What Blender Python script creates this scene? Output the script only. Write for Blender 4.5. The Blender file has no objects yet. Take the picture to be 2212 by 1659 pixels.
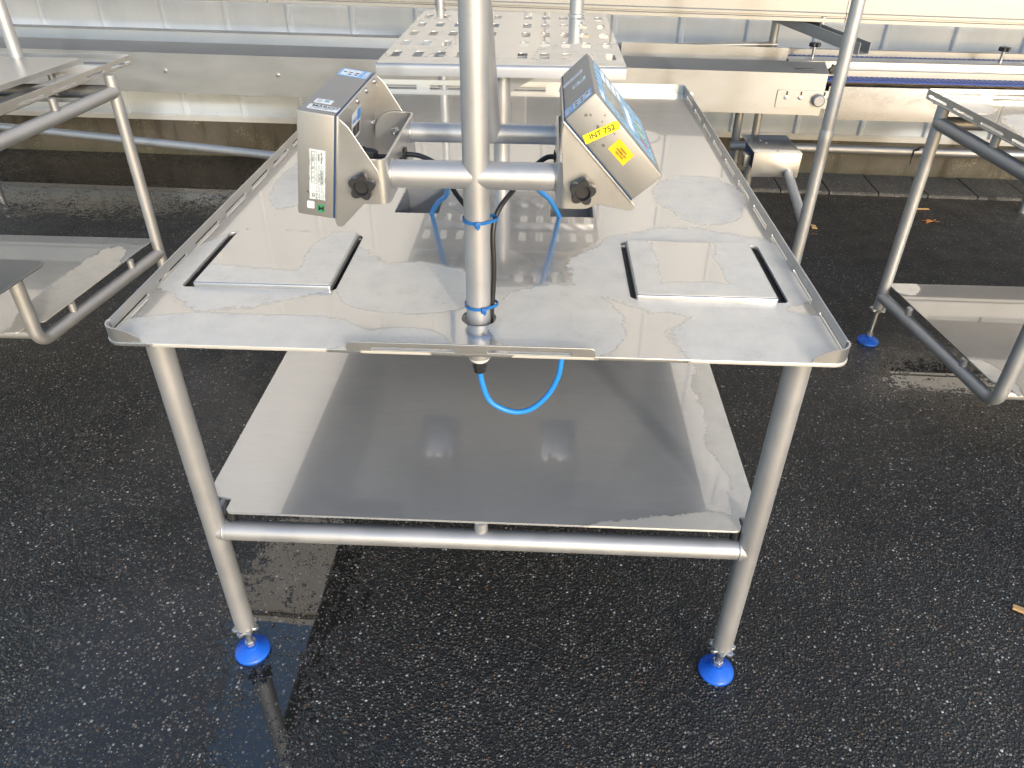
import bpy, bmesh, math, random
from mathutils import Vector, Matrix
rnd = random.Random(7)
S = bpy.context.scene
C = S.collection
R = math.radians
# ------------------------------------------------------------------ camera
cam_d = bpy.data.cameras.new('camera')
cam = bpy.data.objects.new('camera', cam_d); C.objects.link(cam); S.camera = cam
rx = Vector((0.99900575, 0.04385911, 0.00799364)); ux = Vector((-0.03140617, 0.56510042, 0.82442414)); fx = Vector((-0.0316413, 0.8238555, -0.56591602))
cam.matrix_world = Matrix(((rx.x, ux.x, -fx.x, 0.10627), (rx.y, ux.y, -fx.y, -1.01967), (rx.z, ux.z, -fx.z, 1.54123), (0, 0, 0, 1)))
cam_d.sensor_width = 36; cam_d.lens = 36 * 1599.24 / 2212
cam_d.clip_start = 0.02; cam_d.clip_end = 500
# ------------------------------------------------------------------ light
SUN_EL, SUN_AZ = 16.0, 155.0          # degrees; azimuth clockwise from +Y
w = bpy.data.worlds.new('World'); S.world = w; w.use_nodes = True
nt = w.node_tree
sky = nt.nodes.new('ShaderNodeTexSky'); sky.sky_type = 'NISHITA'; sky.sun_disc = False
sky.sun_elevation = R(SUN_EL); sky.sun_rotation = R(SUN_AZ); sky.air_density = 1.0; sky.dust_density = 1.2; sky.ozone_density = 1.0
nt.links.new(sky.outputs[0], nt.nodes['Background'].inputs[0]); nt.nodes['Background'].inputs[1].default_value = 0.15
sun_d = bpy.data.lights.new('sun', 'SUN'); sun_d.energy = 0.65; sun_d.angle = R(3.0); sun_d.color = (1.0, 0.965, 0.91)
sun = bpy.data.objects.new('sun', sun_d); C.objects.link(sun)
sd = Vector((math.sin(R(SUN_AZ)) * math.cos(R(SUN_EL)), math.cos(R(SUN_AZ)) * math.cos(R(SUN_EL)), math.sin(R(SUN_EL))))
sun.rotation_euler = sd.to_track_quat('Z', 'Y').to_euler(); sun.location = sd * 20
S.view_settings.view_transform = 'Standard'; S.view_settings.look = 'None'; S.view_settings.gamma = 1.0
S.view_settings.exposure = 1.38
S.render.engine = 'CYCLES'
S.cycles.max_bounces = 7; S.cycles.diffuse_bounces = 3; S.cycles.glossy_bounces = 5; S.cycles.transmission_bounces = 2; S.cycles.caustics_reflective = False; S.cycles.caustics_refractive = False

# ------------------------------------------------------------------ material helpers
class NT:
    def __init__(s, name):
        s.m = bpy.data.materials.new(name); s.m.use_nodes = True
        s.t = s.m.node_tree; s.b = s.t.nodes['Principled BSDF']
        s._pos = None
    def n(s, typ, **kw):
        x = s.t.nodes.new('ShaderNode' + typ)
        for k, v in kw.items(): setattr(x, k, v)
        return x
    def put(s, sock, v):
        if hasattr(v, 'links') or hasattr(v, 'is_linked'): s.t.links.new(v, sock)
        elif isinstance(v, (tuple, list)):
            sock.default_value = tuple(v) + ((1,) if len(v) == 3 and sock.type == 'RGBA' else ())
        else: sock.default_value = v
    def pos(s):
        if not s._pos: s._pos = s.n('NewGeometry').outputs['Position']
        return s._pos
    def math(s, op, a, b=0.0, c=0.0, clamp=False):
        x = s.n('Math', operation=op); x.use_clamp = clamp
        for i, v in enumerate((a, b, c)): s.put(x.inputs[i], v)
        return x.outputs[0]
    def vmath(s, op, a, b=(0, 0, 0)):
        x = s.n('VectorMath', operation=op); s.put(x.inputs[0], a); s.put(x.inputs[1], b)
        return x.outputs['Value'] if op in ('LENGTH', 'DOT_PRODUCT', 'DISTANCE') else x.outputs[0]
    def noise(s, scale, detail=4, rough=.55, vec=None, dist=0.0, col=False):
        x = s.n('TexNoise'); x.inputs['Scale'].default_value = scale; x.inputs['Detail'].default_value = detail
        x.inputs['Roughness'].default_value = rough; x.inputs['Distortion'].default_value = dist
        s.put(x.inputs['Vector'], vec if vec is not None else s.pos())
        return x.outputs['Color' if col else 'Fac']
    def voro(s, scale, feature='F1', vec=None):
        x = s.n('TexVoronoi', feature=feature); x.inputs['Scale'].default_value = scale
        s.put(x.inputs['Vector'], vec if vec is not None else s.pos())
        return x
    def ramp(s, f, stops, interp='LINEAR'):
        x = s.n('ValToRGB'); s.put(x.inputs[0], f); r = x.color_ramp; r.interpolation = interp
        while len(r.elements) > 1: r.elements.remove(r.elements[-1])
        for i, (p, c) in enumerate(stops):
            e = r.elements[0] if i == 0 else r.elements.new(p)
            e.position = p
            e.color = (c, c, c, 1) if not isinstance(c, (tuple, list)) else tuple(c) + (1,)
        return x.outputs[0]
    def maprange(s, f, a, b, c=0.0, d=1.0, smooth=False):
        x = s.n('MapRange'); x.interpolation_type = 'SMOOTHSTEP' if smooth else 'LINEAR'
        for i, v in enumerate((f, a, b, c, d)): s.put(x.inputs[i], v)
        return x.outputs[0]
    def mix(s, f, a, b):
        x = s.n('Mix', data_type='RGBA')
        s.put(x.inputs[0], f); s.put(x.inputs[6], a); s.put(x.inputs[7], b)
        return x.outputs[2]
    def mixf(s, f, a, b):
        x = s.n('Mix', data_type='FLOAT'); s.put(x.inputs[0], f); s.put(x.inputs[2], a); s.put(x.inputs[3], b)
        return x.outputs[0]
    def bump(s, h, strength=.2, dist=.002, normal=None):
        x = s.n('Bump'); s.put(x.inputs['Strength'], strength); x.inputs['Distance'].default_value = dist
        s.put(x.inputs['Height'], h)
        if normal is not None: s.put(x.inputs['Normal'], normal)
        return x.outputs[0]
    def scaled(s, v): return s.vmath('MULTIPLY', s.pos(), v)
    def set(s, **kw):
        for k, v in kw.items(): s.put(s.b.inputs[k.replace('_', ' ')], v)
        return s.m
    def blobs(s, lst):
        """max over soft ellipses (x, y, rx, ry): 1 in the centre, 0 on the rim"""
        out = None
        for (x, y, a, b) in lst:
            d = s.vmath('SUBTRACT', s.pos(), (x, y, 0)); d = s.vmath('MULTIPLY', d, (1 / a, 1 / b, 0))
            v = s.math('SUBTRACT', 1.0, s.vmath('LENGTH', d))
            out = v if out is None else s.math('MAXIMUM', out, v)
        return out

def simple(name, col, rough=.5, metal=0.0, var=.12, scale=30, bump=0.0):
    k = NT(name); f = k.noise(scale)
    lo = tuple(c * (1 - var) for c in col); hi = tuple(min(1, c * (1 + var)) for c in col)
    kw = dict(Base_Color=k.mix(f, lo, hi), Roughness=k.maprange(k.noise(scale * 2.3), .3, .7, max(.02, rough - .08), min(1, rough + .08)), Metallic=metal)
    if bump: kw['Normal'] = k.bump(k.noise(scale * 8), bump, .001)
    return k.set(**kw)

def steel(name, col=(.60, .60, .60), rough=.36, var=.08, streak=(3, 3, 3), grain=.05, metal=1.0):
    """bead-blasted or brushed stainless: metal with cloudy stains and fine grain"""
    k = NT(name)
    f = k.noise(5, 5, .6, k.scaled(streak)); g = k.noise(1.0, 3, .6, k.scaled((700, 700, 700)))
    st = k.noise(38, 6, .7)
    colr = k.mix(f, tuple(c * (1 - var) for c in col), tuple(min(1, c * (1 + var)) for c in col))
    colr = k.mix(k.maprange(st, .62, .78, 0, .35), colr, tuple(c * .62 for c in col))
    r = k.math('ADD', k.maprange(f, .3, .7, rough - .06, rough + .07), k.maprange(g, .3, .7, -.03, .03))
    return k.set(Base_Color=colr, Metallic=metal, Roughness=r, Normal=k.bump(g, grain, .0006))

def wetsteel(name, dry, wet_bias=0.0, wet_metal=.8, seed=0.0, dust=.45, wetmul=1.0, coat_ior=1.75, streaks=.5):
    """steel sheet with a film of rain water; 'dry' ellipses (x,y,rx,ry) are where it has dried off"""
    k = NT(name)
    p = k.vmath('ADD', k.pos(), (seed, seed * .7, 0))
    big = k.noise(4.5, 6, .55, p, .4); fine = k.noise(60, 4, .6, p)
    e = k.math('ADD', k.blobs(dry), k.math('MULTIPLY', k.math('SUBTRACT', big, .5), .75))
    e = k.math('ADD', e, k.math('MULTIPLY', k.math('SUBTRACT', fine, .5), .11))
    e = k.math('ADD', e, wet_bias)
    drym = k.maprange(e, .015, .06, 0, 1, True)
    brushed = k.noise(1.0, 3, .6, k.vmath('MULTIPLY', p, (7, 300, 7)))
    cloud = k.noise(22, 7, .68, p); spots = k.noise(130, 3, .6, p); smear = k.noise(9, 5, .6, k.vmath('MULTIPLY', p, (1, 3.5, 1)), 1.2)
    drycol = k.mix(k.maprange(cloud, .35, .7), (.75, .715, .655), (.69, .655, .59))
    drycol = k.mix(k.maprange(k.math('MULTIPLY', cloud, spots), .33, .46, 0, .45), drycol, (.46, .425, .36))
    drycol = k.mix(k.maprange(smear, .52, .72, 0, .22), drycol, (.60, .575, .525))
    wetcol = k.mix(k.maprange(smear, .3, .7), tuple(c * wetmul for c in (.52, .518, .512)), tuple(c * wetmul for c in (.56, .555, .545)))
    wetcol = k.mix(k.maprange(spots, .72, .78, 0, .35), wetcol, (.25, .24, .22))
    col = k.mix(drym, wetcol, drycol)
    edge = k.maprange(k.math('ABSOLUTE', k.math('SUBTRACT', e, .03)), 0, .03, 1, 0)
    col = k.mix(k.math('MULTIPLY', edge, .35), col, (.36, .345, .31))
    # hairline scratches in two directions
    s1 = k.noise(1.0, 2, .5, k.vmath('MULTIPLY', p, (6, 900, 6))); 
    scr = k.maprange(s1, .70, .74, 0, 1)
    col = k.mix(k.math('MULTIPLY', scr, .06), col, (.75, .74, .72))
    metal = k.mixf(drym, wet_metal, dust)
    rough = k.mixf(drym, k.maprange(smear, .3, .7, .20, .24), k.maprange(cloud, .3, .7, .36, .50))
    lip = k.maprange(e, -.035, .05, 1, 0, True)
    dv = k.voro(150, 'F1', p); dc = k.n('SeparateColor'); k.put(dc.inputs[0], dv.outputs['Color'])
    drop = k.math('MULTIPLY', k.maprange(dv.outputs['Distance'], .10, .34, 1, 0, True), k.math('GREATER_THAN', dc.outputs[0], .80))
    near = k.maprange(e, -.16, -.02, 0, 1); near = k.math('MULTIPLY', near, k.maprange(k.noise(6, 3, .5, p), .50, .60))
    hgt = k.math('ADD', lip, k.math('MULTIPLY', k.math('MULTIPLY', drop, near), .8))
    hgt = k.math('ADD', hgt, k.math('MULTIPLY', k.noise(5, 1, .4, p), .06))
    nb = k.bump(brushed, .006, .0005)
    coat_n = k.bump(hgt, .5, .0014)
    return k.set(Base_Color=col, Metallic=metal, Roughness=rough, Normal=nb,
                 Coat_Weight=k.mixf(drym, 1.0, k.math('MULTIPLY', k.math('MULTIPLY', drop, near), .8)), Coat_Roughness=.03, Coat_IOR=coat_ior, Coat_Normal=coat_n)

MT = {}
MT['tube'] = steel('bead_blasted_steel', (.46, .46, .462), .50, .12, (3, 3, 3), .05, .70)
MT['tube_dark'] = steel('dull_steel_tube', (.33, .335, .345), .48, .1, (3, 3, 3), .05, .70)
MT['plate'] = steel('brushed_steel_plate', (.50, .50, .495), .34, .08, (2, 60, 2), .03, .85)
MT['housing'] = steel('worn_steel_housing', (.31, .308, .30), .50, .14, (4, 4, 4), .05, .65)
MT['galv'] = steel('weathered_steel_sheet', (.405, .405, .40), .42, .16, (1.2, 3, 3), .05, .7)
MT['alu'] = steel('aluminium_beam', (.37, .365, .35), .45, .08, (1, 3, 3), .04, .6)
MT['convplate'] = steel('smooth_conveyor_steel', (.19, .19, .193), .24, .12, (1.2, 3, 3), .0, 1.0)
MT['bolt'] = simple('bright_bolt', (.50, .50, .50), .34, .9, .08)
MT['black'] = simple('black_rubber', (.014, .014, .015), .42, 0, .3, 60, .15)
MT['knob'] = simple('black_knob_plastic', (.022, .022, .024), .42, 0, .2, 50, .1)
def mat_foot():
    k = NT('blue_foot_plastic')
    col = k.mix(k.noise(25), (.010, .105, .58), (.014, .14, .72))
    z = k.n('SeparateXYZ'); k.put(z.inputs[0], k.pos())
    grit = k.math('ADD', k.maprange(k.noise(170, 4, .7), .58, .72, 0, .8), k.maprange(k.noise(30, 4, .6, k.scaled((1, 1, .3))), .56, .75, 0, .45), clamp=True)
    col = k.mix(grit, col, (.035, .05, .085))
    return k.set(Base_Color=col, Roughness=k.maprange(k.noise(45), .3, .7, .24, .48), Normal=k.bump(k.noise(120, 4), .12, .001))
MT['blue_foot'] = mat_foot()
MT['blue_cable'] = simple('blue_cable_jacket', (.025, .26, .74), .38, 0, .06, 30)
MT['blue_tie'] = simple('blue_nylon_tie', (.012, .13, .40), .40, 0, .06, 30)
MT['gasket'] = simple('dark_blue_gasket', (.012, .045, .13), .6)
MT['belt'] = simple('blue_modular_belt', (.016, .060, .27), .45, 0, .2, 70, .1)
MT['dark'] = simple('dark_void_steel', (.03, .03, .032), .5, 0, .2)
MT['white_print'] = simple('white_sticker', (.74, .77, .80), .38, 0, .04, 60)
MT['silver_label'] = simple('silver_foil_label', (.52, .58, .60), .40, .0, .06, 40)
MT['ink'] = simple('black_ink', (.02, .02, .022), .6)
MT['grey_ink'] = simple('faded_ink', (.28, .28, .29), .6)
MT['yellow'] = simple('yellow_tape', (.86, .72, .02), .42, 0, .05)
MT['amber'] = simple('amber_label', (.84, .50, .012), .42, 0, .05)
MT['green'] = simple('green_sticker', (.02, .24, .10), .45, 0, .06)
MT['sky_label'] = simple('light_blue_label', (.16, .42, .78), .38, 0, .08, 60)
MT['panel_blue'] = simple('membrane_blue', (.17, .42, .66), .28, 0, .05)
MT['lcd'] = simple('display_glass', (.22, .25, .25), .12, 0, .05)
MT['teal'] = simple('teal_print', (.18, .34, .36), .5)
MT['red_print'] = simple('red_print', (.42, .05, .08), .5)
MT['green_print'] = simple('green_print', (.10, .33, .20), .5)
MT['sand_print'] = simple('sand_print', (.45, .40, .28), .5)
MT['wood'] = simple('wood_chip', (.55, .33, .14), .7)
MT['leaf'] = simple('dry_leaf', (.50, .20, .06), .7)
MT['twig'] = simple('dark_twig', (.05, .03, .02), .7)
MT['peel'] = simple('scraped_glue', (.13, .13, .115), .7)

MT['tabletop'] = wetsteel('rain_wet_table_sheet', [
    (-.43, .30, .23, .20), (-.38, .045, .24, .07), (-.14, .22, .16, .11), (.14, .11, .13, .15), (.42, .33, .27, .22), (.50, .06, .19, .14),
    (.49, .74, .12, .17), (-.50, .80, .07, .2), (.30, 1.25, .16, .10), (-.12, .03, .10, .05)], -0.05)
MT['shelf'] = wetsteel('rain_wet_shelf_sheet', [(.66, .3, .17, 1.2), (.45, .02, .30, .10), (-.75, .5, .10, .9)], -.10, .55, seed=3.1, dust=.5, wetmul=1.0, coat_ior=2.0)
MT['scale_l'] = wetsteel('wet_weighing_plate', [(-.50, .19, .30, .10), (-.27, .30, .10, .26)], -.05, seed=1.7)
MT['scale_r'] = wetsteel('half_dry_weighing_plate', [(.58, .36, .13, .30), (.42, .16, .30, .10), (.29, .30, .05, .30), (.45, .48, .25, .04)], .02, seed=5.3)
MT['deck'] = wetsteel('wet_perforated_sheet', [(.24, .86, .16, .18), (-.1, .76, .3, .08), (-.22, 1.1, .1, .3)], .0, seed=8.2, dust=.8, wetmul=.82)
MT['side_top'] = wetsteel('wet_neighbour_sheet', [(1.5, 1.6, .10, .12), (1.62, 1.2, .12, .3), (-1.6, 1.6, .15, .2)], -.02, seed=2.2)
MT['side_shelf_shaded'] = wetsteel('wet_shelf_painted_shade', [(1.5, 1.62, .07, .1), (1.52, .95, .08, .15)], -.12, .8, seed=6.1, dust=.6, wetmul=.40)  # neighbour shelf sheet again, wet colour darkened to paint in its shade
MT['side_shelf'] = wetsteel('wet_neighbour_shelf', [(-1.52, 1.2, .10, .45), (1.5, 1.62, .07, .1), (1.52, .95, .1, .2)], -.12, .8, seed=6.1, dust=.6)

def mat_asphalt():
    k = NT('wet_asphalt')
    p = k.pos()
    wob = k.vmath('ADD', p, k.vmath('MULTIPLY', k.noise(45, 3, .5, None, 0, True), (.0035, .0035, 0)))
    v1 = k.voro(135, 'F1', wob); v2 = k.voro(270, 'F1', wob); v3 = k.voro(70, 'F1', wob)
    def rgb(v):
        c = k.n('SeparateColor'); k.put(c.inputs[0], v.outputs['Color']); return c.outputs
    c1, c2, c3 = rgb(v1), rgb(v2), rgb(v3)
    med = k.noise(7, 5, .6); patch = k.noise(2.3, 6, .62)
    stone = k.ramp(c1[0], [(0, (.009, .009, .0092)), (.28, (.018, .0175, .017)), (.52, (.042, .039, .034)), (.72, (.082, .072, .058)), (.86, (.13, .115, .095)), (.94, (.22, .20, .175)), (1, (.50, .485, .45))])
    stone = k.mix(k.math('GREATER_THAN', c1[1], .955), stone, (.14, .070, .035))
    thr = k.maprange(c1[2], 0, 1, .30, .50)
    inside = k.maprange(k.math('SUBTRACT', v1.outputs['Distance'], thr), -.12, .04, 1, 0)
    bind = k.mix(k.noise(160, 3), (.010, .010, .0105), (.026, .025, .0235))
    col = k.mix(inside, bind, stone)
    g2 = k.math('MULTIPLY', k.math('GREATER_THAN', c2[0], k.maprange(patch, .3, .7, .93, .84)), k.maprange(v2.outputs['Distance'], .18, .42, 1, 0))
    col = k.mix(k.math('MULTIPLY', g2, k.maprange(c2[2], 0, 1, .15, 1.0)), col, k.mix(c2[1], (.17, .135, .10), (.66, .645, .61)))
    g3 = k.math('MULTIPLY', k.math('GREATER_THAN', c3[0], .94), k.maprange(v3.outputs['Distance'], .14, .30, 1, 0))
    col = k.mix(k.math('MULTIPLY', g3, .7), col, k.mix(c3[1], (.065, .052, .038), (.24, .22, .19)))
    col = k.mix(k.maprange(patch, .45, .70, 0, .45), col, k.mix(inside, (.011, .0105, .010), (.026, .022, .017)))
    shade = k.maprange(k.noise(1.3, 6, .65), .32, .68, .78, 1.75)
    sv = k.n('CombineXYZ'); [k.put(sv.inputs[q], shade) for q in range(3)]
    col = k.vmath('MULTIPLY', col, sv.outputs[0])
    h1 = k.maprange(v1.outputs['Distance'], .05, .6, 1, 0); h2 = k.maprange(v2.outputs['Distance'], .1, .6, 1, 0)
    lump = k.noise(16, 4)
    # where rain has pooled; stones break the surface near the rim
    n8 = k.noise(8, 6, .62); n34 = k.noise(34, 4, .6)
    pud = k.blobs([(-2.5, 3.30, 1.3, .55), (-.50, .27, .15, .32), (-.47, -.12, .085, .26), (1.62, 1.36, .19, .11)])
    pe = k.math('ADD', k.math('MINIMUM', k.math('MULTIPLY', pud, .8), .42), k.math('MULTIPLY', k.math('SUBTRACT', n8, .5), 1.25))
    pe = k.math('SUBTRACT', pe, k.math('MULTIPLY', k.math('SUBTRACT', h1, .45), k.maprange(pe, .1, .75, .75, .25)))
    pe = k.math('SUBTRACT', pe, k.math('MULTIPLY', k.math('SUBTRACT', lump, .5), .8)); pe = k.math('SUBTRACT', pe, k.math('MULTIPLY', k.math('SUBTRACT', n34, .5), 1.9))
    pm = k.maprange(pe, .20, .34, 0, 1, True)
    # thinner film that only rounds the stones off
    film = k.blobs([(-.72, .0, .55, .62), (-1.1, .9, .5, .6), (1.6, 1.3, .5, .45), (-.3, -.3, .3, .3)])
    film = k.math('ADD', film, k.math('MULTIPLY', k.math('SUBTRACT', k.noise(5, 6, .65), .5), 1.5))
    fm = k.maprange(film, .10, .60, 0, 1)
    damp = k.maprange(k.noise(1.7, 5, .6), .38, .66, 0, 1)
    col = k.mix(k.math('MULTIPLY', damp, .20), col, (.010, .010, .010))
    col = k.mix(k.math('MULTIPLY', pm, .6), col, (.016, .015, .013))
    h = k.math('ADD', h1, k.math('MULTIPLY', h2, .4)); h = k.math('ADD', h, k.math('MULTIPLY', k.noise(48, 3, .6), .7))
    wet_h = k.math('MULTIPLY', k.noise(5, 2), .6)
    nm = k.bump(k.mixf(pm, h, wet_h), k.mixf(pm, k.mixf(fm, 1.0, .45), .05), .0034)
    rough = k.math('SUBTRACT', k.maprange(med, .3, .7, .40, .56), k.math('MULTIPLY', damp, .12))
    rough = k.mixf(pm, k.mixf(fm, rough, .17), .012)
    return k.set(Base_Color=col, Roughness=rough, Normal=nm, IOR=k.mixf(pm, k.mixf(fm, 1.42, 1.6), 1.85), Specular_IOR_Level=.5)
MT['asphalt'] = mat_asphalt()

def mat_plinth():
    k = NT('stained_concrete')
    z = k.n('SeparateXYZ'); k.put(z.inputs[0], k.pos())
    n1 = k.noise(14, 6, .65); drip = k.noise(1.0, 4, .6, k.scaled((9, 9, 1.2))); peb = k.voro(120)
    col = k.mix(n1, (.070, .062, .048), (.125, .111, .087))
    col = k.mix(k.maprange(drip, .50, .68, 0, .85), col, (.035, .030, .021))
    col = k.mix(k.maprange(k.math('ADD', z.outputs[2], k.math('MULTIPLY', n1, .08)), .03, .11, .8, 0), col, (.045, .048, .025))
    pm = k.math('MULTIPLY', k.maprange(k.noise(5, 4), .54, .64), k.maprange(peb.outputs['Distance'], .2, .45, 1, 0))
    col = k.mix(k.math('MULTIPLY', pm, .6), col, (.42, .36, .24))
    return k.set(Base_Color=col, Roughness=.8, Normal=k.bump(k.noise(90, 5), .5, .004))
MT['plinth'] = mat_plinth()
def mat_wall():
    k = NT('white_painted_cladding')
    dirt = k.noise(3, 6, .6, k.scaled((2, 2, .7))); sp = k.noise(120, 2, .5)
    col = k.mix(k.maprange(dirt, .4, .75), (.70, .76, .83), (.62, .67, .73))
    col = k.mix(k.maprange(sp, .74, .78, 0, .6), col, (.25, .24, .23))
    return k.set(Base_Color=col, Roughness=.38, Normal=k.bump(k.noise(2.2, 3), .05, .01))
MT['wall'] = mat_wall()
MT['trim'] = simple('grey_white_trim', (.60, .60, .585), .45, 0, .12, 12)
def mat_slab():
    k = NT('concrete_paving_slab')
    col = k.mix(k.noise(9, 6, .65), (.045, .044, .043), (.10, .098, .094))
    sp = k.voro(150); sc = k.n('SeparateColor'); k.put(sc.inputs[0], sp.outputs['Color'])
    col = k.mix(k.math('MULTIPLY', k.math('GREATER_THAN', sc.outputs[0], .9), .5), col, (.3, .28, .26))
    return k.set(Base_Color=col, Roughness=.6, Normal=k.bump(k.noise(130, 4), .5, .003))
MT['slab'] = mat_slab()

# ------------------------------------------------------------------ object helpers
def finish(name, me, mat, parent, smooth=35, recentre=True):
    if mat is not None and not me.materials: me.materials.append(MT[mat] if isinstance(mat, str) else mat)
    if smooth:
        for pl in me.polygons: pl.use_smooth = True
        me.set_sharp_from_angle(angle=R(smooth))
    o = bpy.data.objects.new(name, me); C.objects.link(o)
    if recentre and len(me.vertices):
        lo = [min(v.co[i] for v in me.vertices) for i in range(3)]; hi = [max(v.co[i] for v in me.vertices) for i in range(3)]
        c = Vector(((lo[0] + hi[0]) / 2, (lo[1] + hi[1]) / 2, (lo[2] + hi[2]) / 2))
        me.transform(Matrix.Translation(-c)); o.location = c
    if parent is not None: attach(o, parent)
    return o
WPOS = {}
def wloc(o):
    v = Vector(o.location); p = o.parent
    while p is not None: v = v + p.location; p = p.parent
    return v
def attach(o, parent):
    pl = wloc(parent); o.parent = parent; o.location = Vector(o.location) - pl
def obj(name, bm, mat, parent=None, smooth=35):
    bmesh.ops.recalc_face_normals(bm, faces=bm.faces[:])
    me = bpy.data.meshes.new(name); bm.to_mesh(me); bm.free()
    return finish(name, me, mat, parent, smooth)
def tag(o, label, cat, group=None):
    o['label'] = label; o['category'] = cat
    if group: o['group'] = group
    return o
def thing(name, loc, label, cat, group=None):
    o = bpy.data.objects.new(name, None); C.objects.link(o); o.location = loc; o.empty_display_size = .05
    return tag(o, label, cat, group)
def again(src, parent, offset):
    """another copy of a part (and of its sub-parts), moved by offset"""
    o = src.copy(); C.objects.link(o); o.parent = parent
    o.location = wloc(src) + Vector(offset) - (wloc(parent) if parent else Vector())
    for ch in list(src.children):
        c = ch.copy(); C.objects.link(c); c.parent = o
    return o
def bev(bm, width, seg=2, geom=None):
    if width > 0:
        bmesh.ops.bevel(bm, geom=geom if geom else bm.edges[:], offset=width, segments=seg, profile=.6, affect='EDGES')
def box_bm(lo, hi, bevel=.002, seg=2, M=None):
    bm = bmesh.new()
    bmesh.ops.create_cube(bm, size=1)
    for v in bm.verts:
        v.co = Vector(((lo[0] + hi[0]) / 2 + v.co.x * (hi[0] - lo[0]), (lo[1] + hi[1]) / 2 + v.co.y * (hi[1] - lo[1]), (lo[2] + hi[2]) / 2 + v.co.z * (hi[2] - lo[2])))
    bev(bm, bevel, seg)
    if M is not None: bm.transform(M)
    return bm
def box(name, lo, hi, mat, parent=None, bevel=.002, M=None, seg=2):
    return obj(name, box_bm(lo, hi, bevel, seg, M), mat, parent)
def frames(pts):
    """parallel-transport frames along a polyline"""
    ts = []
    for i in range(len(pts)):
        a = pts[max(0, i - 1)]; b = pts[min(len(pts) - 1, i + 1)]
        ts.append((b - a).normalized())
    up = Vector((0, 0, 1)) if abs(ts[0].z) < .9 else Vector((0, 1, 0))
    nrm = (up - ts[0] * up.dot(ts[0])).normalized(); out = []
    for t in ts:
        nrm = (nrm - t * nrm.dot(t)).normalized(); out.append((t, nrm, t.cross(nrm)))
    return out
def tube_bm(pts, r, n=24, cap=True, bm=None):
    pts = [Vector(p) for p in pts]; fr = frames(pts); bm = bm or bmesh.new(); rings = []
    for i, (p, (t, a, b)) in enumerate(zip(pts, fr)):
        k = 1.0
        if 0 < i < len(pts) - 1:
            c = (pts[i] - pts[i - 1]).normalized().dot((pts[i + 1] - pts[i]).normalized()); k = 1 / max(.5, math.sqrt((1 + c) / 2))
        rr = r[i] if isinstance(r, (list, tuple)) else r
        rings.append([bm.verts.new(p + (a * math.cos(2 * math.pi * j / n) + b * math.sin(2 * math.pi * j / n)) * rr) for j in range(n)])
    for q, s in zip(rings, rings[1:]):
        for j in range(n): bm.faces.new((q[j], q[(j + 1) % n], s[(j + 1) % n], s[j]))
    if cap: bm.faces.new(rings[0][::-1]); bm.faces.new(rings[-1])
    return bm
def tube(name, pts, r, mat='tube', parent=None, n=24): return obj(name, tube_bm(pts, r, n), mat, parent, 50)
def fillet(pts, rad, seg=8):
    pts = [Vector(p) for p in pts]; out = [pts[0]]
    for a, b, c in zip(pts, pts[1:], pts[2:]):
        u = (a - b).normalized(); v = (c - b).normalized(); ang = u.angle(v); d = rad / math.tan(ang / 2)
        p0 = b + u * d; p1 = b + v * d
        cen = b + (u + v).normalized() * (rad / math.sin(ang / 2)); e0 = p0 - cen; e1 = p1 - cen; th = e0.angle(e1)
        for i in range(seg + 1):
            t = i / seg; out.append(cen + (e0 * math.sin((1 - t) * th) + e1 * math.sin(t * th)) / math.sin(th))
    return out + [pts[-1]]
def smooth_path(pts, per=8):
    pts = [Vector(p) for p in pts]; P = [pts[0] * 2 - pts[1]] + pts + [pts[-1] * 2 - pts[-2]]; out = []
    for i in range(1, len(P) - 2):
        a, b, c, d = P[i - 1:i + 3]
        for j in range(per):
            t = j / per
            out.append(.5 * ((2 * b) + (c - a) * t + (2 * a - 5 * b + 4 * c - d) * t * t + (3 * b - a - 3 * c + d) * t ** 3))
    return out + [pts[-1]]
def rrect(x0, y0, x1, y1, r, seg=5):
    out = []
    for cx, cy, a0 in ((x1 - r, y1 - r, 0), (x0 + r, y1 - r, 90), (x0 + r, y0 + r, 180), (x1 - r, y0 + r, 270)):
        for i in range(seg + 1):
            a = R(a0 + 90 * i / seg); out.append((cx + r * math.cos(a), cy + r * math.sin(a)))
    return out
def circ(x, y, r, n=24): return [(x + r * math.cos(2 * math.pi * i / n), y + r * math.sin(2 * math.pi * i / n)) for i in range(n)]
def rounded_poly(pts, rads, seg=5):
    """2D polygon with each corner rounded"""
    out = []; n = len(pts)
    for i in range(n):
        r = rads[i] if isinstance(rads, (list, tuple)) else rads
        a = Vector(pts[i - 1]); b = Vector(pts[i]); c = Vector(pts[(i + 1) % n])
        if r <= 0: out.append(tuple(b)); continue
        u = (a - b).normalized(); v = (c - b).normalized(); ang = u.angle(v); d = min(r / math.tan(ang / 2), .48 * (a - b).length, .48 * (c - b).length); r = d * math.tan(ang / 2)
        p0 = b + u * d; p1 = b + v * d; cen = b + (u + v).normalized() * (r / math.sin(ang / 2)); e0 = p0 - cen; e1 = p1 - cen; th = e0.angle(e1)
        for j in range(seg + 1):
            t = j / seg; q = cen + (e0 * math.sin((1 - t) * th) + e1 * math.sin(t * th)) / math.sin(th); out.append(tuple(q))
    return out
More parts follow.
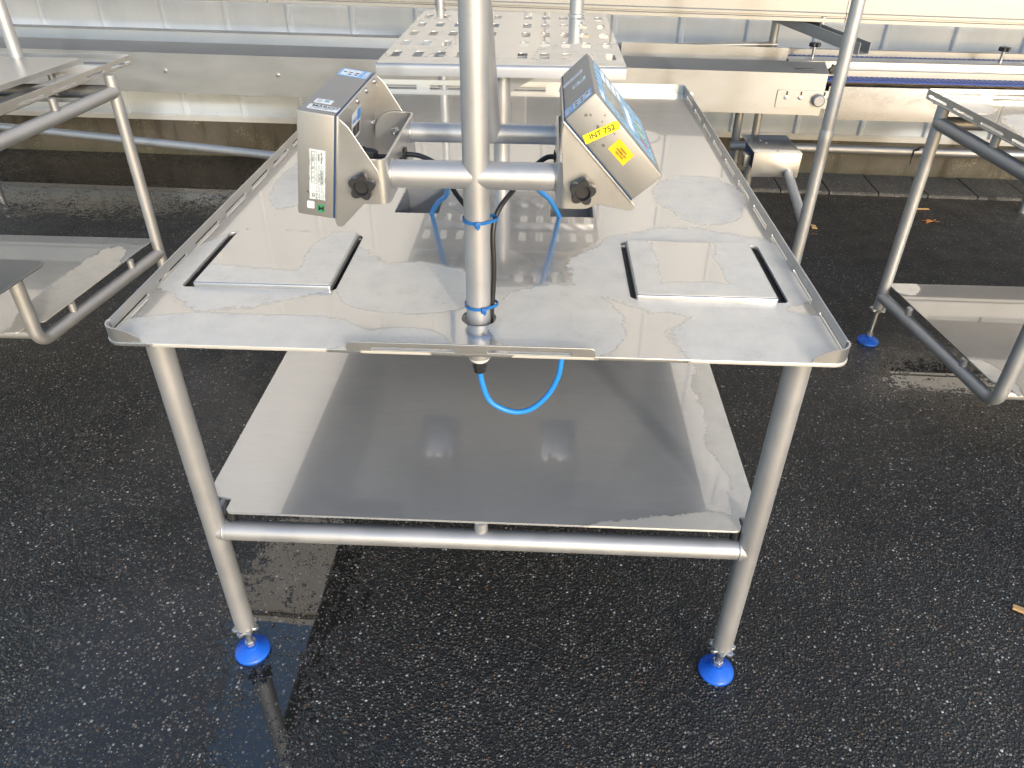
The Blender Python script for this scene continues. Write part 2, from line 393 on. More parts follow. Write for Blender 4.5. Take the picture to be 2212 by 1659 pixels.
def plate_me(outer, holes, th, M, edge=.0006):
    """flat sheet with holes: outline in local XY, thickness th downwards from local z = 0"""
    cu = bpy.data.curves.new('sheet', 'CURVE'); cu.dimensions = '2D'; cu.fill_mode = 'BOTH'; cu.extrude = max(1e-5, th / 2 - edge); cu.bevel_depth = edge; cu.bevel_resolution = 1
    for loop in [outer] + list(holes):
        sp = cu.splines.new('POLY'); sp.points.add(len(loop) - 1); sp.use_cyclic_u = True
        for pt, (x, y) in zip(sp.points, loop): pt.co = (x, y, 0, 1)
    o = bpy.data.objects.new('sheet', cu); C.objects.link(o)
    dg = bpy.context.evaluated_depsgraph_get(); me = bpy.data.meshes.new_from_object(o.evaluated_get(dg))
    bpy.data.objects.remove(o); bpy.data.curves.remove(cu)
    me.transform(Matrix.Translation((0, 0, -th / 2))); me.transform(M)
    if M.determinant() < 0: me.flip_normals()
    me.materials.clear()
    return me
def plate(name, outer, holes, th, M, mat, parent=None, edge=.0006): return finish(name, plate_me(outer, holes, th, M, edge), mat, parent, 40)
def axes(o, x, y, z):
    o, x, y, z = map(Vector, (o, x, y, z))
    return Matrix(((x.x, y.x, z.x, o.x), (x.y, y.y, z.y, o.y), (x.z, y.z, z.z, o.z), (0, 0, 0, 1)))
def strip_bm(path, th, z0, z1, bm=None):
    """upright strip of thickness th along a plan polyline"""
    bm = bm or bmesh.new(); P = [Vector((a, b, 0)) for a, b in path]; rows = []
    for i, p in enumerate(P):
        t = (P[min(len(P) - 1, i + 1)] - P[max(0, i - 1)]).normalized(); nn = Vector((-t.y, t.x, 0)) * th / 2
        rows.append([bm.verts.new(q) for q in (p + nn + Vector((0, 0, z0)), p - nn + Vector((0, 0, z0)), p - nn + Vector((0, 0, z1)), p + nn + Vector((0, 0, z1)))])
    for a, b in zip(rows, rows[1:]):
        for j in range(4): bm.faces.new((a[j], a[(j + 1) % 4], b[(j + 1) % 4], b[j]))
    bm.faces.new(rows[0][::-1]); bm.faces.new(rows[-1])
    return bm
def prof_bm(profile, a, b, ax_n, ax_z=(0, 0, 1)):
    """extrude a closed cross-section (n, z) from point a to point b"""
    bm = bmesh.new(); a = Vector(a); b = Vector(b); n = Vector(ax_n); z = Vector(ax_z)
    r0 = [bm.verts.new(a + n * p[0] + z * p[1]) for p in profile]; r1 = [bm.verts.new(b + n * p[0] + z * p[1]) for p in profile]
    k = len(profile)
    for j in range(k): bm.faces.new((r0[j], r0[(j + 1) % k], r1[(j + 1) % k], r1[j]))
    bm.faces.new(r0[::-1]); bm.faces.new(r1)
    return bm
def lathe_bm(prof, M=None, n=28):
    bm = bmesh.new(); rings = []
    for (r, z) in prof: rings.append([bm.verts.new((max(r, 1e-5) * math.cos(2 * math.pi * j / n), max(r, 1e-5) * math.sin(2 * math.pi * j / n), z)) for j in range(n)])
    for a, b in zip(rings, rings[1:]):
        for j in range(n): bm.faces.new((a[j], a[(j + 1) % n], b[(j + 1) % n], b[j]))
    bm.faces.new(rings[0][::-1]); bm.faces.new(rings[-1])
    if M is not None: bm.transform(M)
    return bm
def star_bm(r0, r1, lobes, h, M=None, n=60, recess=0.0):
    bm = bmesh.new()
    def ring(k, z): return [bm.verts.new(((r0 + (r1 - r0) * (.5 + .5 * math.cos(lobes * a)) ** .6) * k * math.cos(a), (r0 + (r1 - r0) * (.5 + .5 * math.cos(lobes * a)) ** .6) * k * math.sin(a), z)) for a in [2 * math.pi * i / n for i in range(n)]]
    rs = [ring(.90, 0), ring(1, h * .12), ring(1, h * .85), ring(.93, h)]
    if recess:
        rc = lambda r, z: [bm.verts.new((r * math.cos(a), r * math.sin(a), z)) for a in [2 * math.pi * i / n for i in range(n)]]
        rs += [rc(r0 * .80, h), rc(r0 * .70, h - recess), rc(r0 * .2, h - recess)]
    for a, b in zip(rs, rs[1:]):
        for j in range(n): bm.faces.new((a[j], a[(j + 1) % n], b[(j + 1) % n], b[j]))
    bm.faces.new(rs[0][::-1]); bm.faces.new(rs[-1])
    if M is not None: bm.transform(M)
    return bm
def hex_bm(r, h, M=None):
    bm = bmesh.new(); bmesh.ops.create_cone(bm, cap_ends=True, segments=6, radius1=r, radius2=r, depth=h); bev(bm, r * .08, 1)
    if M is not None: bm.transform(M)
    return bm
def text_me(s, size, M, ext=.00008, align='LEFT', bold=0.0, width=None):
    cu = bpy.data.curves.new('print', 'FONT'); cu.body = s; cu.size = size; cu.extrude = ext; cu.align_x = align; cu.align_y = 'CENTER'; cu.offset = bold; cu.resolution_u = 3
    o = bpy.data.objects.new('print', cu); C.objects.link(o)
    dg = bpy.context.evaluated_depsgraph_get(); me = bpy.data.meshes.new_from_object(o.evaluated_get(dg))
    bpy.data.objects.remove(o); bpy.data.curves.remove(cu)
    if width and len(me.vertices):
        xs = [v.co.x for v in me.vertices]; sc = width / max(1e-6, max(xs) - min(xs)); me.transform(Matrix.Scale(sc, 4, (1, 0, 0)))
    me.transform(M)
    if M.determinant() < 0: me.flip_normals()
    me.materials.clear()
    return me
def text(name, s, size, M, mat, parent, **kw): return finish(name, text_me(s, size, M, **kw), mat, parent, 0)
UP = Vector((0, 0, 1))
LIFT = .0004

# ------------------------------------------------------------------ ground and wall
bm = bmesh.new()
vs = [bm.verts.new(v) for v in ((-60, -60, 0), (60, -60, 0), (60, 60, 0), (-60, 60, 0))]; bm.faces.new(vs)
g = obj('ground', bm, 'asphalt', None, 0); g['kind'] = 'structure'
WD = Vector((.9992947, -.03755141, 0)); WN = Vector((.03755141, .9992947, 0)); WC = 3.7008
def wp(s, off, z): return WD * s + WN * (WC - off) + UP * z        # s along the wall, off metres in front of it
WM = lambda s, off, z: axes(wp(s, off, z), WD, UP, -WN)
pave = bpy.data.objects.new('pavement', None); C.objects.link(pave); pave.location = wp(2, .16, 0); pave['kind'] = 'structure'
for i in range(17):
    s0 = .55 + i * .283
    bm = prof_bm([(.006, -.05), (-.312, -.05), (-.314, .012), (-.306, .018), (0, .024 + rnd.uniform(-.002, .003))], wp(s0 + .004, .012, 0), wp(s0 + .279, .012, 0), WN)
    obj('slab', bm, 'slab', pave, 30)
wall = thing('clad_wall', wp(0, -.1, 0), 'long white clad building wall with vertical ribs on a stained concrete plinth', 'wall')
PITCH, S0 = .3825, -3.088
HW = 4.7
obj('plinth', prof_bm([(0, -.05), (.25, -.05), (.25, .236), (0, .236)], wp(-8.4, 0, 0), wp(8.4, 0, 0), WN), 'plinth', wall, 0)
obj('base_trim', prof_bm([(-.012, .226), (-.012, .252), (-.004, .264), (.10, .264), (.10, .226)], wp(-8.4, 0, 0), wp(8.4, 0, 0), WN), 'trim', wall, 0)
ZS = 1.43            # above this the cladding is a sandy grey
MT['upper_wall'] = simple('sandy_grey_cladding', (.49, .495, .50), .45, 0, .08, 2)
def rib_bm(s, z0, z1):
    pr = [(-.019, 0), (-.012, .016), (-.007, .019), (.007, .019), (.012, .016), (.019, 0), (.019, -.01), (-.019, -.01)]
    b2 = bmesh.new()
    lo = [b2.verts.new(wp(s + a, b, z0)) for a, b in pr]; hi = [b2.verts.new(wp(s + a, b, z1)) for a, b in pr]
    for j in range(8): b2.faces.new((lo[j], lo[(j + 1) % 8], hi[(j + 1) % 8], hi[j]))
    b2.faces.new(lo[::-1]); b2.faces.new(hi)
    return b2
src = None
for i in range(-13, 30):
    s = S0 + i * PITCH
    if src is None:
        p0 = s
        src = [box('panel', (-PITCH / 2, .255, -.06), (PITCH / 2 - .0015, ZS, -.002), 'wall', wall, .0012, WM(s + PITCH / 2, 0, 0)), obj('rib', rib_bm(s, .262, ZS), 'wall', wall, 20),
               box('upper_panel', (-PITCH / 2, ZS + .003, -.06), (PITCH / 2 - .0015, HW, -.002), 'upper_wall', wall, .0012, WM(s + PITCH / 2, 0, 0)), obj('upper_rib', rib_bm(s, ZS + .003, HW), 'upper_wall', wall, 20)]
    else:
        for q in src: again(q, wall, WD * (s - p0))
box('coping', (-8.4, HW + .002, -.3), (8.4, HW + .09, .05), 'trim', wall, .004, WM(0, 0, 0))

# ------------------------------------------------------------------ level feet shared by all tables
def add_foot(leg, x, y, ztop, pad_r=.041):
    """blue levelling foot under a tube end at height ztop"""
    T = Matrix.Translation
    tilt = T((x, y, 0)) @ Matrix.Rotation(R(3), 4, 'X')
    obj('foot_pad', lathe_bm([(pad_r * .92, 0), (pad_r, .004), (pad_r, .009), (pad_r * .94, .0125), (.016, .024), (.0155, .030), (.010, .031)], tilt, 40), 'blue_foot', leg, 40)
    obj('hex_nut', hex_bm(.0125, .014, T((x, y, .037))), 'bolt', leg, 20)
    obj('spindle', lathe_bm([(.0072, .028)] + [(.0072 if i % 2 else .0080, .03 + i * (ztop - .03) / 36) for i in range(37)], T((x, y, 0)), 16), 'bolt', leg, 60)
    obj('star_nut', star_bm(.021, .031, 7, .009, T((x, y, ztop - .011))), 'bolt', leg, 40)

# ------------------------------------------------------------------ the weighing table
TW, TD, TH = .612, 1.82, .90
table = thing('weighing_table', (0, .9, 0), 'large stainless weighing table with wet top, lower shelf and two blue front feet', 'table')
def obround_y(cx, cy, l, w_, seg=6):
    r = w_ / 2; out = []
    for sy, a0 in ((1, 0), (-1, 180)):
        for i in range(seg + 1):
            a = R(a0 + 180 * i / seg); out.append((cx + r * math.cos(a), cy + sy * (l / 2 - r) + r * math.sin(a)))
    return out
holes = [rrect(-.567, .203, -.272, .462, .012), rrect(.276, .203, .567, .462, .012),
         rrect(-.231, .596, -.128, .79, .003), rrect(.127, .594, .228, .79, .003), circ(.003, .117, .0315, 36)]
top = plate('tabletop', rrect(-TW, 0, TW, TD, .028, 8), holes, .007, Matrix.Translation((0, 0, TH)), 'tabletop', table, .0012)
for x0, x1 in ((-.231, -.128), (.127, .228)):
    bm = strip_bm([(x0, .597), (x1, .597), (x1, .789), (x0, .789), (x0, .5975)], .002, TH - .15, TH - .0075)
    obj('opening_sleeve', bm, 'tube_dark', table, 0)
RH = .026
def rail_slots(L, first, length, gap):
    out = []; a = first
    while a + length < L - .03:
        out.append(rrect(a, .0014, a + length, .0092, .0036)); a += length + gap
    return out
ML = axes((-TW + .0015, .03, TH - .001), (0, 1, 0), UP, (-1, 0, 0)); MR = axes((TW - .0015, .03, TH - .001), (0, 1, 0), UP, (1, 0, 0))
for M in (ML, MR):
    plate('side_rail', rrect(0, 0, TD - .06, RH, .001, 2), rail_slots(TD - .06, .004, .128, .046) , .003, M, 'plate', table)
MB = axes((-TW + .03, TD - .0015, TH - .001), (1, 0, 0), UP, (0, 1, 0))
plate('back_rail', rrect(0, 0, 2 * TW - .06, RH, .001, 2), rail_slots(2 * TW - .06, .03, .19, .046), .003, MB, 'plate', table)
MF = axes((-.204, .0015, TH - .001), (1, 0, 0), UP, (0, 1, 0))
plate('front_rail', rounded_poly([(0, 0), (.405, 0), (.405, .0155), (0, .0155)], [0, 0, .012, .012]), [rrect(.040, .0012, .178, .0078, .0028), rrect(.230, .0012, .368, .0078, .0028)], .003, MF, 'plate', table)
for sx in (-1, 1):
    for yy, sy in ((0, 1), (TD, -1)):
        cx, cy = sx * (TW - .0285), yy + sy * .0285
        path = [(sx * (TW - .0015), yy + sy * .0305)] + [(cx + sx * .027 * math.cos(a), cy - sy * .027 * math.sin(a)) for a in [R(90 * i / 8) for i in range(9)]]
        ends = [(sx * (TW - .045), yy + sy * .0015), (sx * (TW - .062), yy + sy * .0028)] if sy == 1 else [(sx * (TW - .0295), yy + sy * .0015)]
        bm = strip_bm(path + ends, .003, TH - .0008, TH + RH - .001)
        if sy == 1:
            for v in bm.verts:
                k = abs(v.co.x) - (TW - .064)
                if k < .03 and v.co.z > TH + .01: v.co.z = TH + .002 + (RH - .003) * max(0, min(1, k / .03)) ** .6
        obj('rail_corner', bm, 'plate', table, 50)
LR = .0222
legs = []
for (x, y) in ((-.551, .056), (.551, .056), (-.551, TD - .06), (.551, TD - .06)):
    leg = obj('leg', tube_bm([(x, y, .098), (x, y, .1), (x, y, TH - .0075)], LR, 32), 'tube', table, 50)
    add_foot(leg, x, y, .099); legs.append(leg)
for y in (.056, TD - .06): tube('stretcher', [(-.551, y, .411), (.551, y, .411)], .0212, 'tube', table, 32)
for x in (-.551, .551):
    for y in (.056, TD - .06):
        sg = 1 if x < 0 else -1
        obj('weld_bead', lathe_bm([(.0200, -.0030)] + [(.0212 + .0022 * math.cos(a), .0030 * math.sin(a)) for a in [R(-90 + 30 * i) for i in range(7)]] + [(.0200, .0030)], axes((x + sg * .0205, y, .411), (0, 1, 0), (0, 0, 1), (1, 0, 0)), 28), 'tube', table, 60)
for x in (-.551, .551): tube('side_stretcher', [(x, .06, .411), (x, TD - .064, .411)], .0190, 'tube', table, 24)
for y in (.117, TD - .10): tube('top_bearer', [(-.545, y, TH - .05), (.545, y, TH - .05)], .018, 'tube', table, 20)
sh = [(-.522, .058), (.530, .058), (.530, .098), (.573, .108), (.573, TD - .10), (.530, TD - .06), (-.526, TD - .06), (-.577, TD - .10), (-.577, .108), (-.522, .098)]
plate('shelf', rounded_poly(sh, [.012, .012, .006, .02, .02, .01, .01, .02, .02, .006]), [], .005, Matrix.Translation((0, 0, .460)), 'shelf', table, .001)
for (x, y) in ((.004, .064), (.004, TD - .06), (-.551, .6), (.551, .6), (-.551, 1.2), (.551, 1.2)): tube('shelf_spacer', [(x, y, .42), (x, y, .4555)], .014, 'tube', table, 20)
for (x, y) in ((-.515, .068), (.522, .068)): tube('rubber_buffer', [(x, y, .427), (x, y, .4552)], .010, 'black', table, 16)
# blue sensor plug and black gland under the top
obj('sensor_plug', lathe_bm([(.014, 0), (.016, .004), (.016, .055), (.0145, .058), (.0145, .0925)], Matrix.Translation((-.058, .22, .80)), 24), 'blue_cable', table, 40)
obj('plug_nut', lathe_bm([(.009, 0), (.0125, .012), (.0125, .021)], Matrix.Translation((-.058, .22, .781)), 24), 'white_print', table, 40)


# ------------------------------------------------------------------ weighing plates
def weigh(x0, x1, y0, y1, mat, label):
    t = thing('weighing_plate', ((x0 + x1) / 2, (y0 + y1) / 2, TH), label, 'weighing plate', 'weighing plates let into the table')
    pn = obj('pan', box_bm((x0, y0, TH - .006), (x1, y1, TH + .010), .0042, 4), 'plate', t, 40)
    plate('pan_sheet', rrect(x0 + .0035, y0 + .0035, x1 - .0035, y1 - .0035, .002, 3), [], .0008, Matrix.Translation((0, 0, TH + .0105)), mat, pn, .0002)
    box('base_box', (x0 - .03, y0 - .004, TH - .10), (x1 + .028, y1 + .014, TH - .012), 'dark', t, .004)
    tube('load_cell_post', [((x0 + x1) / 2, (y0 + y1) / 2, TH - .0125), ((x0 + x1) / 2, (y0 + y1) / 2, TH - .005)], .03, 'plate', t, 16)
    box('mounting_strap', (x0 - .05, (y0 + y1) / 2 - .02, TH - .112), (x1 + .05, (y0 + y1) / 2 + .02, TH - .1005), 'plate', t, .001)
    for xx in (x0 - .042, x1 + .042): tube('strap_bolt', [(xx, (y0 + y1) / 2, TH - .116), (xx, (y0 + y1) / 2, TH - .007)], .006, 'bolt', t, 12)
weigh(-.541, -.281, .203, .452, 'scale_l', 'square steel weighing plate nearest the indicator with the green sticker')
weigh(.2865, .545, .200, .450, 'scale_r', 'square steel weighing plate nearest the indicator with the yellow tape')

# ------------------------------------------------------------------ display stand
stand = thing('display_stand', (.003, .117, .44), 'round steel post with four side arms and two brackets for the indicators', 'stand')
PX, PY = .003, .117
tube('post', [(PX, PY, .822), (PX, PY, .9), (PX + .001, PY, 1.5), (PX + .002, PY, 2.3)], .0213, 'tube', stand, 40)
AZ = 1.1545
obj('post_cap', lathe_bm([(.012, 0), (.017, .003), (.0208, .010), (.0208, .0118)], Matrix.Translation((PX, PY, .8105)), 28), 'white_print', stand, 40)
obj('cable_gland', lathe_bm([(.006, 0), (.0115, .003), (.0120, .012), (.0135, .014), (.0135, .026)], Matrix.Translation((PX, PY, .785)), 10), 'knob', stand, 30)
for sx in (-1, 1):
    tube('front_arm', [(PX + sx * .004, PY, AZ), (sx * .1295, PY, AZ)], .0214, 'tube', stand, 40)
    tube('back_arm', [(PX + sx * .0, .312, 1.164), (sx * .1295, .312, 1.164)], .0169, 'tube', stand, 32)
    for (yy, rr, zz) in ((PY, .0214, AZ), (.312, .0169, 1.164)):
        bmw = bmesh.new(); tor = [(rr + .0018 * math.cos(a), .0022 * math.sin(a)) for a in [R(-90 + 36 * i) for i in range(6)]]
        obj('weld_bead', lathe_bm([(rr - .002, -.0022)] + tor + [(rr - .002, .0022)], axes((sx * .1283, yy, zz), (0, 1, 0), (0, 0, 1), (1, 0, 0)), 32), 'plate', stand, 60); bmw.free()
tube('brace', [(PX + .012, .312, 1.160), (PX + .010, .296, 1.195), (PX + .002, .185, 1.43), (PX, .12, 1.57)], [.0175, .0175, .0175, .016], 'tube', stand, 28)
for sx in (-1, 1):
    xw = sx * .1305
    c = .012
    path = [(sx * .1455, .0815), (xw + sx * c, .0815)] + [(xw + sx * (c - c * math.sin(a)), .0815 + c - c * math.cos(a)) for a in [R(90 * i / 6) for i in range(1, 7)]]
    path += [(xw, .3545 - c)] + [(xw + sx * (c - c * math.cos(a)), .3545 - c + c * math.sin(a)) for a in [R(90 * i / 6) for i in range(1, 7)]] + [(sx * .1455, .3545)]
    br = obj('bracket', strip_bm(path, .0042, 1.118, 1.187), 'plate', stand, 45)
    for yy in (.0815, .3545):
        e = rounded_poly([(0, 1.118), (.0225, 1.118)], 0) + [(.0225 + .0345 * math.sin(a), 1.1525 - .0345 * math.cos(a)) for a in [R(180 * i / 14) for i in range(1, 14)]] + [(.0225, 1.187), (0, 1.187)]
        plate('bracket_ear', e, [], .0042, axes((sx * .1450, yy + .0021, 0), (sx, 0, 0), (0, 0, 1), (0, 1, 0)), 'plate', br, .0004)
    for (yy, zz) in ((.228, 1.150), (.192, 1.144)):
        obj('grommet', lathe_bm([(.0055, -.004), (.0125, -.0035), (.0125, -.0005), (.008, 0), (.008, .003), (.0125, .0035), (.0125, .0055), (.0055, .006)], axes((xw, yy, zz), (0, 1, 0), (0, 0, 1), (sx * -1, 0, 0)), 20), 'black', br, 40)

# ------------------------------------------------------------------ weight indicators
BY0, BY1, BU, BS = .075, .366, .160, .057
def indicator(name, D, up_deg, left, label):
    t = thing(name, (D[0], (BY0 + BY1) / 2, D[1]), label, 'indicator', 'weight indicators on the stand')
    U = Vector((math.cos(R(up_deg)), 0, math.sin(R(up_deg)))); Sx = Vector((-U.z, 0, U.x)) if left else Vector((U.z, 0, -U.x))
    M = axes((D[0], 0, D[1]), Sx, (0, 1, 0), U)         # local x: back plate -> screen, y: along, z: height
    def B(n, lo, hi, m, bv=.001, parent=t): return box(n, lo, hi, m, parent, bv, M)
    hs = B('housing', (.0012, BY0, 0), (BS, BY1, BU), 'housing', .0032)
    B('gasket', (-.0012, BY0 + .001, .001), (.0014, BY1 - .001, BU - .001), 'gasket', .0002)
    bp = B('back_plate', (-.0042, BY0 + .0012, -.002), (-.0012, BY1 - .0012, BU - .001), 'plate', .0004)
    fl = rounded_poly([(-.0025, BU - .004), (-.0025, -.012), (-.012, -.013), (-.060, .052), (-.068, .072), (-.064, .086), (-.018, BU - .016)], [.002, .006, .008, .02, .010, .012, .014])
    for yy in (BY0 + .0040, BY1 - .0010):
        plate('flange', fl, [], .003, M @ axes((0, yy, 0), (1, 0, 0), (0, 0, 1), (0, -1, 0)) @ Matrix.Translation((0, 0, 0)), 'plate', t, .0005)
    pu, ps = .065, -.0445
    def on_end(yy, sgn): return M @ axes((ps, yy, pu), (1, 0, 0), (0, 0, 1), (0, sgn, 0))
    k = obj('knob', star_bm(.0145, .0205, 5, .0165, on_end(BY0 - .0050, -1) @ Matrix.Rotation(R(18 if left else 40), 4, 'Z'), 90, .0075), 'knob', t, 40)
    obj('knob_boss', lathe_bm([(.009, -.006), (.010, .0005)], on_end(BY0 - .005, -1), 20), 'knob', k, 40)
    nut = obj('pivot_nut', hex_bm(.0085, .007, on_end(BY1 - .0175, -1)), 'bolt', t, 20)
    obj('pivot_bolt', lathe_bm([(.0045, -.018), (.0045, .011), (.002, .0135)], on_end(BY1 - .0145, -1), 16), 'bolt', nut, 50)
    for (yy, uu) in ((BY0 + .13, .150), (BY0 + .20, .150), (BY1 - .022, .150), (BY1 - .022, .078), (BY1 - .03, .012), (BY0 + .13, .012)):
        obj('screw', lathe_bm([(.0048, 0), (.0048, .0018), (.0034, .0034), (.001, .0040)], M @ axes((-.0042, yy, uu), (0, 1, 0), (0, 0, 1), (-1, 0, 0)), 14), 'bolt', bp, 40)
    for (yy, uu) in ((.226, .058), (.190, .050)):
        gl = obj('cable_gland', lathe_bm([(.0115, 0), (.0135, .001), (.0135, .0115), (.0105, .0118), (.0105, .013), (.0125, .0135), (.0125, .027), (.0098, .032), (.0055, .033)], M @ axes((-.0042, yy, uu), (0, 1, 0), (0, 0, 1), (-1, 0, 0)), 8), 'knob', t, 25)
    gl = obj('cable_gland', lathe_bm([(.010, 0), (.010, .010), (.0085, .018), (.005, .019)], M @ axes((-.0042, .150, .022), (0, 1, 0), (0, 0, 1), (-1, 0, 0)), 8), 'knob', t, 25)
    # membrane keypad on the screen side
    sc = M @ axes((BS + .0001, 0, 0), (0, -1 if left else 1, 0), (0, 0, 1), (1, 0, 0))
    if left: sc = M @ axes((BS + .0001, 0, 0), (0, 1, 0), (0, 0, 1), (1, 0, 0))
    def S_(n, x0, y0, x1, y1, m, lift, parent, r=.0015): return plate(n, rrect(x0, y0, x1, y1, r, 3), [], .0004, sc @ Matrix.Translation((0, 0, lift)), m, parent, .00005)
    kp = S_('keypad', BY0 + .030, .012, BY1 - .018, .148, 'panel_blue', .0003, t, .004)
    S_('display_window', BY0 + .062, .080, BY1 - .095, .128, 'lcd', .0006, kp)
    S_('title_strip', BY0 + .036, .135, BY0 + .075, .144, 'white_print', .0006, kp)
    for i in range(4):
        for j in range(4):
            S_('key', BY0 + .20 + j * .017, .080 + i * .014 - .004, BY0 + .213 + j * .017, .090 + i * .014 - .004, 'white_print', .0006, kp)
    for i in range(6): S_('key', BY0 + .075 + i * .021, .058, BY0 + .091 + i * .021, .072, 'white_print', .0006, kp)
    for i in range(5): S_('key', BY0 + .070 + i * .026, .024, BY0 + .086 + i * .026, .044, ['red_print', 'green_print', 'sand_print', 'green_print', 'sand_print'][i], .0006, kp)
    return t, M, bp

indL, ML_, bpL = indicator('weight_indicator', (-.2185, 1.0935), 82.0, True, 'steel weight indicator standing almost upright with rating label and green M sticker')
indR, MR_, bpR = indicator('weight_indicator', (.2445, 1.1345), 132.8, False, 'steel weight indicator tilted back with yellow tape and amber warning label')

# stickers of the upright indicator; its near end: local x = s (0..BS, 0 at the back plate), z = u
def endM(M, s, u, ang): return M @ axes((s, BY0 - LIFT, u), (1, 0, 0), (0, 0, 1), (0, -1, 0)) @ Matrix.Rotation(R(ang), 4, 'Z')
EL = endM(ML_, 0, 0, 0)      # for the left box s runs to the image left, so it is mirrored: use flipped axes
ELf = ML_ @ axes((BS, BY0 - LIFT, 0), (-1, 0, 0), (0, 0, 1), (0, -1, 0))   # x to the image right, y up
def lab(name, M, x0, y0, x1, y1, m, parent, r=.001, lift=0.0, th=.0003): return plate(name, rrect(x0, y0, x1, y1, r, 3), [], th, M @ Matrix.Translation((0, 0, lift)), m, parent, .00004)
rag = [(.019 + rnd.uniform(-.0005, .0004), .031)]
outl = []
for i in range(13): outl.append((.0185 + (rnd.uniform(0, .0012) if i % 2 else 0), .028 + .078 * i / 12))
for i in range(13): outl.append((.0430 - (rnd.uniform(0, .0016) if i % 2 else 0), .106 - .078 * i / 12))
rl = plate('rating_label', outl, [], .0003, ELf, 'silver_label', indL, .00004)
TX = ELf @ Matrix.Rotation(R(-90), 4, 'Z')      # text reading downwards: local x = down, local y = right
def tx(s, x, down, size, m='ink', parent=rl, width=None, bold=0.0): return text('lettering', s, size, ELf @ Matrix.Translation((x, .106 - down, .0003)) @ Matrix.Rotation(R(-90), 4, 'Z'), m, parent, width=width, bold=bold)
def frame_lab(x0, y0, x1, y1, parent=rl, wd=.0003):
    plate('label_frame', rrect(x0, y0, x1, y1, .0004, 2), [rrect(x0 + wd, y0 + wd, x1 - wd, y1 - wd, .0003, 2)], .0001, ELf @ Matrix.Translation((0, 0, .0002)), 'ink', parent, .00001)
tx('Ian Fellows', .0373, .004, .0042, width=.0165, bold=.00006); tx('Limited', .0333, .006, .0042, width=.0105, bold=.00006)
tx('Model', .0376, .0235, .0030, 'grey_ink', width=.006); tx('Supply', .0336, .0225, .0030, 'grey_ink', width=.007)
tx('CHECKMASTER', .0376, .0315, .0038, width=.021, bold=.00006); tx('100-240VAC', .0336, .0355, .0032, width=.014)
frame_lab(.0356, .106 - .0538, .0400, .106 - .0305); frame_lab(.0316, .106 - .0538, .0358, .106 - .0305)
tx('Max.', .0285, .0115, .0028, 'grey_ink', width=.005); tx('Min.', .0285, .027, .0028, 'grey_ink', width=.005); tx('e = 10d =', .0285, .0395, .0028, 'grey_ink', width=.010)
tx('12.000g', .0243, .0075, .0034, width=.0095); tx('60g', .0243, .026, .0034, width=.0045); tx('2g', .0243, .0420, .0034, width=.003)
frame_lab(.0220, .106 - .0180, .0266, .106 - .0040); frame_lab(.0220, .106 - .0345, .0266, .106 - .0195); frame_lab(.0220, .106 - .0505, .0266, .106 - .0358)
frame_lab(.0214, .106 - .0525, .0302, .106 - .0030)
tx('Serial No.', .0376, .0555, .0030, 'grey_ink', width=.0095); tx('Approval', .0336, .0555, .0030, 'grey_ink', width=.0088); tx('Test Cert.', .0298, .0555, .0030, 'grey_ink', width=.0085)
tx('19803M', .0376, .0680, .0029, 'grey_ink', width=.008); tx('UK 3019', .0338, .0675, .0029, width=.0095); tx('GB-1364', .0302, .0675, .0029, width=.0095)
frame_lab(.0286, .106 - .0788 + .0008, .0402, .106 - .0650)
tx('CE', .0245, .0680, .0062, width=.0062, bold=.0001)
tx('Manufactured in the UK by Ian Fellows Ltd.', .0196, .006, .0018, 'grey_ink', width=.031)
wl = lab('calibration_sticker', ELf, .0150, .0125, .0260, .0240, 'white_print', indL, .0015)
text('lettering', '0126', .0042, ELf @ Matrix.Translation((.0158, .0196, .0003)), 'grey_ink', wl, width=.0092)
lab('ruled_line', ELf, .0158, .0168, .0252, .0171, 'grey_ink', wl, .0001, .0002, .0001)
text('lettering', '2', .0036, ELf @ Matrix.Translation((.0198, .0147, .0003)), 'grey_ink', wl)
gs = lab('green_sticker', ELf, .0305, .0085, .0415, .0205, 'green', indL, .0006)
text('lettering', 'M', .0105, ELf @ Matrix.Translation((.0318, .0143, .0003)), 'ink', gs, width=.0084, bold=.00012)
plate('scratch', [(.0145, .0395), (.016, .041), (.0155, .0375), (.0172, .0398), (.0165, .0362), (.0158, .0382)], [], .0002, ELf, 'ink', indL, .00002)
# top face of the left box: local plane at u = BU; x to image right is -s, y away
TL_ = ML_ @ axes((BS, BY0, BU + LIFT), (-1, 0, 0), (0, 1, 0), (0, 0, 1))
def label_top_blue(M, parent, x0, y0, w_, h_):
    """blue and white instruction label; text faces the far side"""
    b = lab('instruction_label', M, x0, y0, x0 + w_, y0 + h_, 'sky_label', parent, .002)
    for i in range(3):
        lab('picture_box', M, x0 + .004 + i * .0105, y0 + .006, x0 + .0135 + i * .0105, y0 + h_ - .004, 'white_print', b, .0006, .0002, .0002)
        for j in range(2):
            if i == 0 and j == 0: continue
            pts = []
            for q in range(9):
                a = 2 * math.pi * q / 9; rr = rnd.uniform(.0022, .0042); pts.append((x0 + .0088 + i * .0105 + rr * math.cos(a), y0 + .013 + j * .013 + rr * 1.1 * math.sin(a)))
            plate('pictogram', pts, [], .0001, M @ Matrix.Translation((0, 0, .0004)), 'ink', b, .00001)
    text('lettering', 'MARCO', .010, M @ Matrix.Translation((x0 + w_ - .0045, y0 + h_ - .003, .0004)) @ Matrix.Rotation(R(-90), 4, 'Z'), 'white_print', b, width=h_ - .006, bold=.0002)
    text('lettering', 'safe use guide', .0028, M @ Matrix.Translation((x0 + w_ - .0135, y0 + h_ - .006, .0004)) @ Matrix.Rotation(R(-90), 4, 'Z'), 'white_print', b, width=.018)
    return b
label_top_blue(TL_, indL, .0035, .232, .0500, .050)
